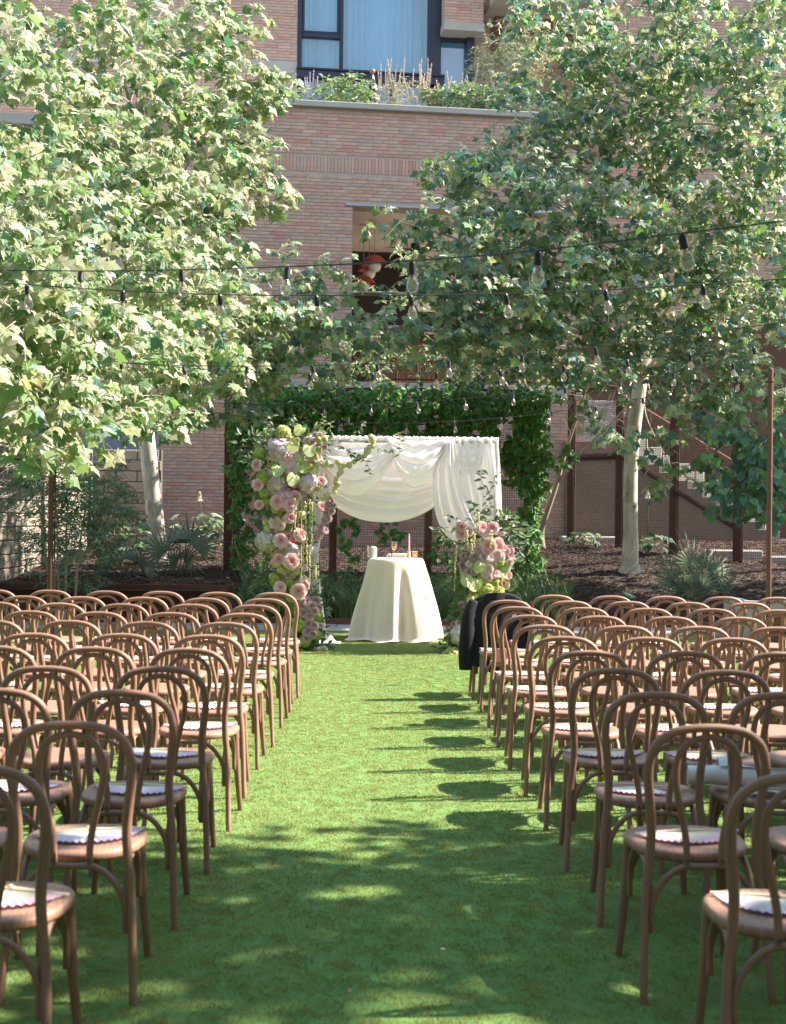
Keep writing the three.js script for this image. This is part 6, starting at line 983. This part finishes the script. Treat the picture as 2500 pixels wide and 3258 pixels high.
// left arrangement: a full column of flowers from the beam to the lawn
{
  const t = thing('floral_arrangement', 'tall column of pink roses, hydrangeas and green anthuriums on the left arch post', 'flower arrangement', V(A(915, 2098).x, 0, -AD + 0.25)), f = rngOf(401);
  mesh('stem_bundle', tube([V(0.25, 0.02, -0.12), V(0.05, 0.8, -0.12), V(-0.05, 1.6, -0.1), V(0.0, 2.35, -0.1)], [0.13, 0.15, 0.18, 0.12], 12, 20), std({ color: C(0.12, 0.19, 0.075), roughness: 1 }), t);
  greens(t, [[930, 1420, 120, 70, 150], [850, 1480, 66, 110, 110], [920, 1560, 110, 110, 170], [900, 1700, 100, 110, 170], [930, 1830, 90, 100, 150], [960, 1960, 80, 90, 130], [985, 2070, 80, 45, 90], [790, 1420, 40, 50, 30]], 402);
  const B = (k, list) => list.forEach(([x, y, s, dz]) => bloom(t, k, x, y, s, dz ?? 0.05, f, k === 'anthurium' ? V(rr(-0.3, 0.3, f), rr(0.1, 0.6, f), 1) : undefined));
  B('pinkball', [[905, 1590, 78, 0.02], [880, 1570, 40]]);
  B('lilac', [[890, 1432, 84, 0.04], [880, 1540, 62], [940, 1450, 46], [978, 1536, 66, 0.04]]);
  B('paleball', [[842, 1722, 60], [975, 1540, 54], [930, 1758, 56], [992, 1752, 40], [862, 1505, 30], [868, 2020, 44, 0.0], [918, 2010, 48]]);
  B('greenball', [[838, 1520, 46], [842, 1570, 34], [848, 1598, 30], [875, 1845, 38], [918, 1852, 30], [952, 1985, 50, 0.06], [968, 2040, 40, 0.05], [1005, 2020, 34], [955, 2080, 34], [1008, 1960, 36], [825, 1442, 38]]);
  B('limeball', [[900, 1378, 50], [985, 1490, 40], [935, 1500, 36], [870, 1480, 30], [945, 1870, 46], [925, 1900, 34], [1010, 1550, 26], [918, 1395, 34]]);
  B('yellowball', [[875, 1622, 26], [846, 1660, 22], [853, 1685, 28], [858, 1712, 28], [868, 1738, 26], [880, 1795, 24], [893, 1812, 26], [908, 1820, 24], [930, 1815, 24], [945, 1800, 24], [952, 1775, 22], [960, 1640, 26], [955, 2098, 22, 0.1], [972, 2104, 20, 0.1], [990, 2100, 20, 0.1], [940, 1575, 22]]);
  B('rose', [[816, 1478, 32, 0.12], [820, 1542, 34, 0.12], [824, 1606, 28, 0.1], [881, 1597, 40, 0.14], [922, 1607, 40, 0.14], [938, 1580, 34, 0.1], [923, 1646, 34, 0.14], [954, 1702, 38, 0.2], [892, 1720, 42, 0.16], [886, 1780, 34, 0.14], [926, 1785, 46, 0.18], [890, 1870, 36, 0.14], [950, 1882, 46, 0.16], [1022, 1532, 30, 0.05], [1022, 1612, 28, 0.05], [912, 1455, 34, 0.1], [935, 1455, 30, 0.1]]);
  B('blush', [[915, 1470, 50, 0.1], [928, 1490, 46, 0.1], [905, 1505, 28], [876, 1545, 28], [862, 1552, 26], [875, 1664, 42, 0.1], [892, 1672, 34, 0.1], [890, 1690, 26], [872, 1698, 26], [907, 1705, 34, 0.05], [912, 1745, 28, 0.1], [896, 1755, 28, 0.1], [918, 1737, 24, 0.12], [885, 1760, 24, 0.1], [935, 1815, 34], [972, 1862, 32, 0.1], [966, 1845, 28, 0.1], [1008, 1460, 34], [1015, 1420, 28], [1000, 1405, 24], [978, 1400, 24], [945, 2045, 26, 0.12], [915, 1975, 30]]);
  B('mauve', [[975, 1915, 34, 0.1], [990, 1928, 34, 0.1], [962, 1925, 30, 0.1], [1000, 1945, 30, 0.1], [965, 1950, 32, 0.1], [985, 1960, 32, 0.1], [980, 1985, 30, 0.1], [960, 1970, 28, 0.08], [1000, 1990, 28, 0.1], [1005, 1910, 26], [978, 2010, 34, 0.1], [995, 2018, 30, 0.1], [975, 2030, 30, 0.1], [1010, 1935, 28], [950, 1935, 26], [890, 1850, 24], [905, 1835, 24]]);
  B('lily', [[925, 1540, 44, 0.03], [938, 1552, 40, 0.05], [905, 1640, 34, 0.02], [930, 1710, 46, 0.04], [918, 1690, 36, 0.02], [925, 1735, 34, 0.02], [895, 1655, 30]]);
  B('anthurium', [[926, 1412, 46, 0.16], [984, 1427, 46, 0.16], [955, 1365, 40, 0.05], [885, 1490, 46, 0.18], [960, 1484, 42, 0.12], [933, 1520, 44, 0.2], [995, 1490, 40, 0.1], [950, 1455, 34, 0.12], [1035, 2090, 30, 0.05]]);
  B('cream', [[1030, 2070, 28, 0.08], [868, 1835, 24]]);
  // small filler blooms between the large ones
  for (const [x0, y0, rx, ry, n] of [[915, 1450, 80, 60, 26], [905, 1580, 62, 80, 26], [905, 1720, 62, 90, 26], [935, 1850, 55, 70, 18], [975, 1970, 40, 80, 16], [1000, 1430, 50, 50, 14]]) for (let i = 0; i < n; i++) { const a = f() * 6.28, r = Math.sqrt(f()); bloom(t, ['blush', 'mauve', 'cream', 'limeball', 'blush', 'coral'][Math.floor(f() * 5.3)], x0 + Math.cos(a) * rx * r, y0 + Math.sin(a) * ry * r, rr(15, 24, f), rr(0, 0.1, f), f); }
  // hanging amaranth ropes
  const ropes = [0.42, 0.34, 0.5].map((l, k) => beadRope(420 + k, l, [0.50, 0.46, 0.10], [0.66, 0.60, 0.26])), pale = [0.46, 0.36].map((l, k) => beadRope(430 + k, l, [0.66, 0.56, 0.30], [0.78, 0.68, 0.44], 0.011));
  for (const [x, y, k] of [[938, 1590, 0], [948, 1600, 1], [960, 1585, 2], [972, 1600, 0], [985, 1590, 1], [993, 1600, 2], [965, 1690, 1], [975, 1700, 0], [958, 1740, 1], [985, 1760, 1]]) { const m = mesh('amaranth', k === 1 ? pale[k % 2] : ropes[k], M.petal, t); m.position.copy(at(x, y, AD - 0.52 + rr(-0.05, 0.05, f))).sub(t.position); m.scale.set(1, rr(0.9, 1.2, f), 1); }
  for (const [x, y] of [[862, 1738], [828, 1775], [1002, 1800]]) { const m = mesh('amaranth', ropes[1], M.greenPetal, t); m.position.copy(at(x, y, AD - 0.42)).sub(t.position); m.scale.set(1.6, 0.5, 1.6); }
  // garlands on the inner side: yellow-green mums then mauve orchids curving down the drape
  const chain = (pts, n, kind, s0, s1, dz) => { const c = new THREE.CatmullRomCurve3(pts.map((p) => V(p[0], p[1], 0))); for (let i = 0; i < n; i++) { const p = c.getPoint((i + 0.5) / n); bloom(t, kind, p.x + rr(-9, 9, f), p.y + rr(-8, 8, f), lerp(s0, s1, i / n), dz, f); } };
  chain([[1186, 1392], [1180, 1425], [1150, 1455], [1110, 1475], [1060, 1478], [1010, 1478]], 22, 'yellowball', 17, 15, 0.12);
  chain([[1075, 1478], [1080, 1510], [1072, 1545], [1045, 1575], [1020, 1590]], 13, 'yellowball', 18, 16, 0.12);
  chain([[1058, 1580], [1052, 1615], [1036, 1650], [1022, 1690], [1004, 1720]], 15, 'mauve', 24, 22, 0.1);
  chain([[1040, 1590], [1048, 1630], [1030, 1668]], 8, 'mauve', 22, 20, 0.08);
  for (const [pts, n, s, tone] of [[[[930, 1400, 0.3], [1040, 1410, 0.35], [1110, 1440, 0.38], [1150, 1470, 0.4]], 22, 0.06, 0], [[[1000, 1410, 0.3], [1100, 1400, 0.35], [1180, 1410, 0.36], [1230, 1440, 0.36], [1275, 1420, 0.36]], 20, 0.062, 0], [[[1080, 1420, 0.36], [1120, 1440, 0.4], [1165, 1470, 0.42], [1175, 1510, 0.42]], 16, 0.058, 1], [[[1265, 1375, 0.35], [1272, 1400, 0.38], [1268, 1452, 0.38]], 10, 0.06, 2], [[[1020, 1385, 0.3], [1030, 1350, 0.3], [1025, 1318, 0.3]], 12, 0.055, 2], [[[1060, 1400, 0.3], [1050, 1360, 0.3], [1055, 1340, 0.28]], 9, 0.05, 2], [[[870, 1400, 0.3], [850, 1360, 0.25], [870, 1320, 0.2]], 14, 0.07, 2], [[[900, 1380, 0.3], [920, 1345, 0.25], [940, 1320, 0.2]], 12, 0.06, 0], [[[860, 1420, 0.3], [820, 1390, 0.25], [790, 1400, 0.2]], 12, 0.075, 0], [[[1120, 1385, 0.3], [1150, 1360, 0.3], [1160, 1340, 0.28]], 8, 0.05, 2], [[[840, 1470, 0.2], [800, 1450, 0.2], [775, 1470, 0.15]], 10, 0.07, 0], [[[840, 1800, 0.3], [815, 1840, 0.3], [800, 1880, 0.3]], 12, 0.07, 0], [[[860, 1640, 0.35], [846, 1620, 0.35], [838, 1640, 0.3]], 6, 0.09, 0], [[[1000, 1830, 0.3], [1016, 1850, 0.35], [1008, 1890, 0.35]], 8, 0.06, 1], [[[1010, 1690, 0.3], [1022, 1700, 0.3], [1010, 1730, 0.3]], 5, 0.085, 0], [[[1000, 1960, 0.25], [1030, 1970, 0.25], [1040, 2010, 0.25]], 10, 0.055, 1]]) sprig(t, pts, n, 440 + pts[0][0] + pts[0][1], s, tone);
}
// right arrangement: lower, spreading from the post to the lawn
{
  const t = thing('floral_arrangement', 'lower cluster of pink roses, anthuriums and greenery at the right arch post', 'flower arrangement', V(A(1530, 2100).x, 0, -AD + 0.25)), f = rngOf(451);
  mesh('stem_bundle', tube([V(-0.15, 0.02, -0.12), V(0.02, 0.5, -0.12), V(0.0, 1.2, -0.1)], [0.14, 0.15, 0.16], 12, 14), std({ color: C(0.12, 0.19, 0.075), roughness: 1 }), t);
  greens(t, [[1560, 1690, 90, 60, 140], [1540, 1790, 90, 80, 150], [1540, 1900, 80, 80, 120], [1480, 1990, 50, 90, 110], [1440, 2080, 60, 40, 80], [1500, 1850, 70, 60, 60], [1620, 1700, 60, 70, 70]], 452);
  const B = (k, list) => list.forEach(([x, y, s, dz]) => bloom(t, k, x, y, s, dz ?? 0.05, f, k === 'anthurium' ? V(rr(-0.3, 0.3, f), rr(0.1, 0.6, f), 1) : undefined));
  B('rose', [[1532, 1680, 38, 0.12], [1568, 1680, 36, 0.1], [1556, 1735, 44, 0.16], [1550, 1753, 30, 0.14], [1490, 1692, 28, 0.08], [1582, 1732, 38, 0.08], [1598, 1745, 30, 0.08], [1466, 1675, 34, 0.05], [1468, 1700, 34, 0.05], [1620, 1750, 30, 0.02], [1622, 1772, 28, 0.02]]);
  B('blush', [[1550, 1710, 34, 0.12], [1538, 1722, 26, 0.12], [1582, 1765, 34, 0.14], [1592, 1772, 30, 0.14], [1560, 1776, 30, 0.16], [1540, 1775, 36, 0.12], [1520, 1745, 34, 0.08], [1552, 1812, 34, 0.14], [1544, 1828, 28, 0.14], [1570, 1824, 34, 0.1], [1582, 1826, 26, 0.1], [1555, 1838, 24, 0.14], [1600, 1835, 28, 0.05], [1616, 1830, 26, 0.02], [1534, 1798, 28, 0.12], [1608, 1862, 26, 0.04], [1620, 1790, 26], [1486, 1970, 26, 0.1], [1490, 1990, 28, 0.1], [1460, 1985, 24], [1470, 2010, 24]]);
  B('mauve', [[1505, 1745, 30, 0.1], [1510, 1770, 32, 0.12], [1490, 1740, 26], [1492, 1768, 28, 0.06], [1475, 1770, 26], [1500, 1790, 26, 0.1], [1525, 1765, 26, 0.1], [1494, 1820, 28, 0.12], [1508, 1818, 28, 0.14], [1470, 1798, 28], [1512, 1785, 26, 0.12]]);
  B('coral', [[1505, 1880, 26], [1490, 1945, 24], [1495, 1930, 26, 0.08], [1462, 1990, 26], [1448, 1988, 26, 0.02], [1480, 1960, 22], [1484, 1925, 24], [1440, 2000, 22]]);
  B('paleball', [[1466, 2020, 66, 0.1], [1478, 2040, 54, 0.1], [1490, 2070, 40], [1570, 1795, 36]]);
  B('greenball', [[1548, 1850, 50, 0.06], [1575, 1850, 40], [1545, 1890, 36], [1590, 1790, 34], [1530, 1880, 36]]);
  B('limeball', [[1545, 1875, 52, 0.1], [1580, 1880, 46, 0.06], [1440, 2088, 56, 0.16], [1460, 2085, 40, 0.16], [1420, 2088, 34, 0.16], [1560, 1895, 44]]);
  B('anthurium', [[1526, 1800, 40, 0.24], [1484, 1845, 44, 0.22], [1502, 1858, 40, 0.24], [1518, 1852, 38, 0.22], [1505, 1905, 46, 0.22], [1478, 1830, 30, 0.12], [1600, 1805, 36, 0.06], [1608, 1850, 30, 0.05], [1535, 1835, 40, 0.1]]);
  B('cream', [[1488, 1965, 26, 0.12], [1432, 2100, 20, 0.15], [1492, 1795, 24, 0.12], [1450, 2075, 18, 0.14]]);
  for (const [x0, y0, rx, ry, n] of [[1545, 1740, 80, 70, 30], [1540, 1830, 70, 50, 22], [1490, 1960, 35, 70, 16], [1590, 1790, 45, 60, 12]]) for (let i = 0; i < n; i++) { const a = f() * 6.28, r = Math.sqrt(f()); bloom(t, ['blush', 'mauve', 'cream', 'coral', 'blush'][Math.floor(f() * 4.9)], x0 + Math.cos(a) * rx * r, y0 + Math.sin(a) * ry * r, rr(15, 24, f), rr(0, 0.1, f), f); }
  const ropes = [0.22, 0.16, 0.5].map((l, k) => beadRope(470 + k, l, [0.58, 0.52, 0.20], [0.72, 0.64, 0.36], k === 2 ? 0.013 : 0.016));
  for (const [x, y, k] of [[1520, 1632, 0], [1484, 1690, 0], [1508, 1700, 0], [1560, 1700, 1], [1563, 1690, 1], [1594, 1830, 0], [1582, 1850, 0], [1590, 1870, 0], [1452, 1740, 2], [1500, 1720, 1]]) { const m = mesh('amaranth', ropes[k], M.petal, t); m.position.copy(at(x, y, AD - 0.50 + rr(-0.04, 0.04, f))).sub(t.position); m.rotation.z = rr(-0.12, 0.12, f); }
  for (const [pts, n, s, tone] of [[[[1540, 1640, 0.3], [1548, 1580, 0.3], [1530, 1520, 0.32], [1535, 1490, 0.32]], 20, 0.075, 1], [[[1560, 1640, 0.3], [1560, 1560, 0.32], [1590, 1500, 0.3]], 14, 0.06, 1], [[[1540, 1660, 0.3], [1510, 1620, 0.34], [1500, 1590, 0.34]], 12, 0.08, 0], [[[1600, 1680, 0.25], [1630, 1650, 0.25], [1640, 1640, 0.2]], 14, 0.08, 0], [[[1610, 1700, 0.25], [1640, 1720, 0.25], [1655, 1760, 0.2]], 18, 0.085, 1], [[[1600, 1720, 0.22], [1640, 1760, 0.22], [1648, 1790, 0.2]], 16, 0.08, 1], [[[1480, 1700, 0.3], [1420, 1680, 0.3], [1370, 1685, 0.25]], 16, 0.065, 0], [[[1480, 1690, 0.3], [1430, 1640, 0.35], [1425, 1660, 0.36]], 9, 0.06, 1], [[[1460, 1720, 0.3], [1410, 1720, 0.3], [1400, 1690, 0.3]], 12, 0.07, 2], [[[1580, 1650, 0.25], [1620, 1640, 0.25], [1650, 1690, 0.22]], 14, 0.075, 2], [[[1470, 1880, 0.2], [1440, 1860, 0.2], [1430, 1880, 0.2]], 10, 0.09, 0], [[[1450, 2030, 0.3], [1425, 2020, 0.3], [1420, 2040, 0.3]], 7, 0.11, 0], [[[1450, 2070, 0.35], [1410, 2075, 0.38], [1395, 2100, 0.4]], 12, 0.06, 1], [[[1480, 1910, 0.3], [1460, 1940, 0.3], [1470, 1970, 0.3]], 8, 0.09, 0]]) sprig(t, pts, n, 480 + pts[0][0] + pts[0][1], s, tone);
}
// ---- cocktail table under a long cloth, and the things on it
{
  const base = onGround(1262, 2036), TX = base.x - 0.02, TZ = base.z - 0.12, TH = 1.0;
  const tb = thing('cocktail_table', 'round cocktail table hidden under the long cream cloth', 'table', V(TX, 0, TZ));
  mesh('tabletop', new THREE.CylinderGeometry(0.325, 0.325, 0.03, 40).translate(0, TH - 0.02, 0), M.concrete, tb); mesh('pedestal', tube([V(0, 0.02, 0), V(0, TH - 0.03, 0)], 0.04, 12), M.black, tb); mesh('base_plate', new THREE.CylinderGeometry(0.26, 0.28, 0.02, 28).translate(0, 0.012, 0), M.black, tb);
  const f = rngOf(500), cloth = tag(mesh('tablecloth', sheet((u, v) => {
    const a = u * 2 * PI; if (v < 0.16) { const r = v / 0.16 * 0.328; return V(Math.cos(a) * r, TH + 0.001, Math.sin(a) * r); }
    const w = (v - 0.16) / 0.84, folds = 0.55 * Math.cos(a * 7 + 0.6 * Math.sin(a * 3)) + 0.35 * Math.cos(a * 11 + 1.3) + 0.2 * Math.sin(a * 17), e = smooth(w, 0.02, 0.9), edge = 0.5 * (1 - Math.cos(Math.min(1, w / 0.05) * PI / 2)) ;
    const r = 0.328 + 0.010 * edge * 0 + 0.012 * Math.sin(Math.min(1, w * 16) * PI / 2) + 0.19 * Math.pow(w, 0.85) + folds * (0.016 + 0.10 * e) * smooth(w, 0.0, 0.25) + (w > 0.97 ? (w - 0.97) * 1.6 : 0);
    return V(Math.cos(a) * r, Math.max(TH - 0.006 * Math.min(1, w * 16) - w * (TH - 0.012), 0.006 + 0.01 * (1 + Math.sin(a * 9))), Math.sin(a) * r);
  }, 220, 70, 6, 2), M.linen), 'cream floor-length cloth draped over the cocktail table', 'tablecloth'); cloth.position.set(TX, 0, TZ);
  const on = (x, z) => V(TX + x, TH + 0.003, TZ + z), px = (x) => (x - 1262) / F * -TZ;
  const wax = phy({ color: C(0.80, 0.74, 0.62), roughness: 0.5, transmission: 0.1, thickness: 0 });
  const c1 = thing('glass_vase', 'clear glass candle sleeve at the left of the table top', 'glass', on(px(1180), -0.02)); mesh('sleeve', new THREE.LatheGeometry([[0.001, 0.004], [0.034, 0.004], [0.036, 0.01], [0.042, 0.14], [0.046, 0.15], [0.043, 0.15], [0.040, 0.138], [0.033, 0.012], [0.001, 0.009]].map((q) => new THREE.Vector2(...q)), 24), M.glass, c1);
  const c2 = thing('pillar_candle', 'thick ivory pillar candle at the left of the table', 'candle', on(px(1191), 0.06)); mesh('wax', new THREE.LatheGeometry([[0.0001, 0], [0.037, 0], [0.039, 0.003], [0.039, 0.125], [0.033, 0.134], [0.012, 0.142], [0.0001, 0.144]].map((q) => new THREE.Vector2(...q)), 26), wax, c2); mesh('wick', tube([V(0, 0.14, 0), V(0.003, 0.152, 0)], 0.0015, 5), M.black, c2);
  const gl = thing('wine_glass', 'stemmed wine glass with pale wine near the middle of the table', 'wine glass', on(px(1256), 0.02)); mesh('bowl', new THREE.LatheGeometry([[0.034, 0.0025], [0.008, 0.006], [0.0035, 0.015], [0.0032, 0.08], [0.008, 0.092], [0.026, 0.11], [0.036, 0.135], [0.037, 0.155], [0.032, 0.205], [0.0308, 0.205], [0.0355, 0.155], [0.0345, 0.135], [0.025, 0.113], [0.006, 0.096]].map((q) => new THREE.Vector2(...q)), 28), M.glass, gl); mesh('wine', new THREE.LatheGeometry([[0.0001, 0.098], [0.010, 0.1005], [0.0235, 0.115], [0.0325, 0.135], [0.0338, 0.146], [0.0001, 0.146]].map((q) => new THREE.Vector2(...q)), 24), phy({ color: C(0.88, 0.72, 0.34), roughness: 0.05, transmission: 0.8, thickness: 0.03, ior: 1.33 }), gl);
  const tp = thing('taper_candle', 'twisted lilac taper candle in a small glass holder on the table', 'candle', on(px(1303), 0.05)); mesh('taper', sheet((u, v) => { const a = u * 2 * PI, r = (0.0118 - 0.004 * v) * (1 + 0.16 * Math.cos(3 * a + v * 44)) * (v > 0.98 ? 0.4 : 1); return V(Math.cos(a) * r, 0.05 + v * 0.255, Math.sin(a) * r); }, 24, 60), std({ color: C(0.58, 0.36, 0.50), roughness: 0.5 }), tp); mesh('holder', new THREE.LatheGeometry([[0.0001, 0.004], [0.036, 0.004], [0.036, 0.012], [0.02, 0.018], [0.022, 0.09], [0.017, 0.09], [0.015, 0.06], [0.0001, 0.06]].map((q) => new THREE.Vector2(...q)), 20), phy({ color: C(0.55, 0.42, 0.26), roughness: 0.3, clearcoat: 0.5 }), tp); mesh('coaster', new THREE.CylinderGeometry(0.04, 0.04, 0.006, 20).translate(0.01, 0.003, 0.02), std({ color: C(0.55, 0.13, 0.09), roughness: 0.6 }), tp);
  const bx = thing('wooden_box', 'small square tan box at the right of the table', 'box', on(px(1321), 0.02), 0.1); mesh('body', cbox(0.062, 0.07, 0.05, 0.003).translate(0, 0.036, 0), std({ color: C(0.40, 0.30, 0.16), roughness: 0.6 }), bx); mesh('lid', cbox(0.066, 0.012, 0.054, 0.003).translate(0, 0.078, 0), std({ color: C(0.46, 0.36, 0.20), roughness: 0.6 }), bx); mesh('inlay', new THREE.CylinderGeometry(0.014, 0.014, 0.004, 16).rotateX(PI / 2).translate(0, 0.04, 0.026), std({ color: C(0.6, 0.5, 0.35), roughness: 0.5 }), bx);
  const dish = thing('white_dish', 'low white oval dish with grey pattern in the middle of the table', 'dish', on(px(1272), 0.0)); mesh('bowl', new THREE.LatheGeometry([[0.001, 0.002], [0.07, 0.002], [0.085, 0.012], [0.092, 0.05], [0.088, 0.06], [0.084, 0.058], [0.082, 0.02], [0.001, 0.012]].map((q) => new THREE.Vector2(...q)), 30).scale(1, 1, 0.6), std({ color: C(0.74, 0.72, 0.70), roughness: 0.35 }), dish); for (let i = 0; i < 9; i++) mesh('motif', new THREE.TorusGeometry(0.008, 0.0018, 5, 12).translate((i - 4) * 0.018, 0.03, Math.sqrt(Math.max(0, 1 - Math.pow((i - 4) * 0.018 / 0.092, 2))) * 0.053 + 0.001), std({ color: C(0.35, 0.34, 0.36), roughness: 0.4 }), dish);
  const ring = thing('ring_holder', 'small silver ring-shaped holder left of the wine glass', 'ring', on(px(1239), 0.05)); mesh('hoop', new THREE.TorusGeometry(0.022, 0.006, 10, 26).translate(0, 0.028, 0), std({ color: C(0.6, 0.62, 0.64), roughness: 0.25, metalness: 0.8 }), ring); mesh('bead', new THREE.SphereGeometry(0.008, 12, 8).translate(0, 0.028, 0), std({ color: C(0.7, 0.7, 0.7), roughness: 0.3 }), ring);
  const nap = thing('folded_napkin', 'folded white napkin lying at the front edge of the table', 'napkin', on(px(1268), 0.19)); mesh('fold', cbox(0.19, 0.006, 0.11, 0.003).translate(0, 0.004, 0), M.linen, nap); mesh('corner', sheet((u, v) => V(-0.04 + u * 0.15, 0.009 + 0.012 * u * v, -0.04 + v * 0.09), 8, 6), M.linen, nap);
}
renderer.render(scene, camera);
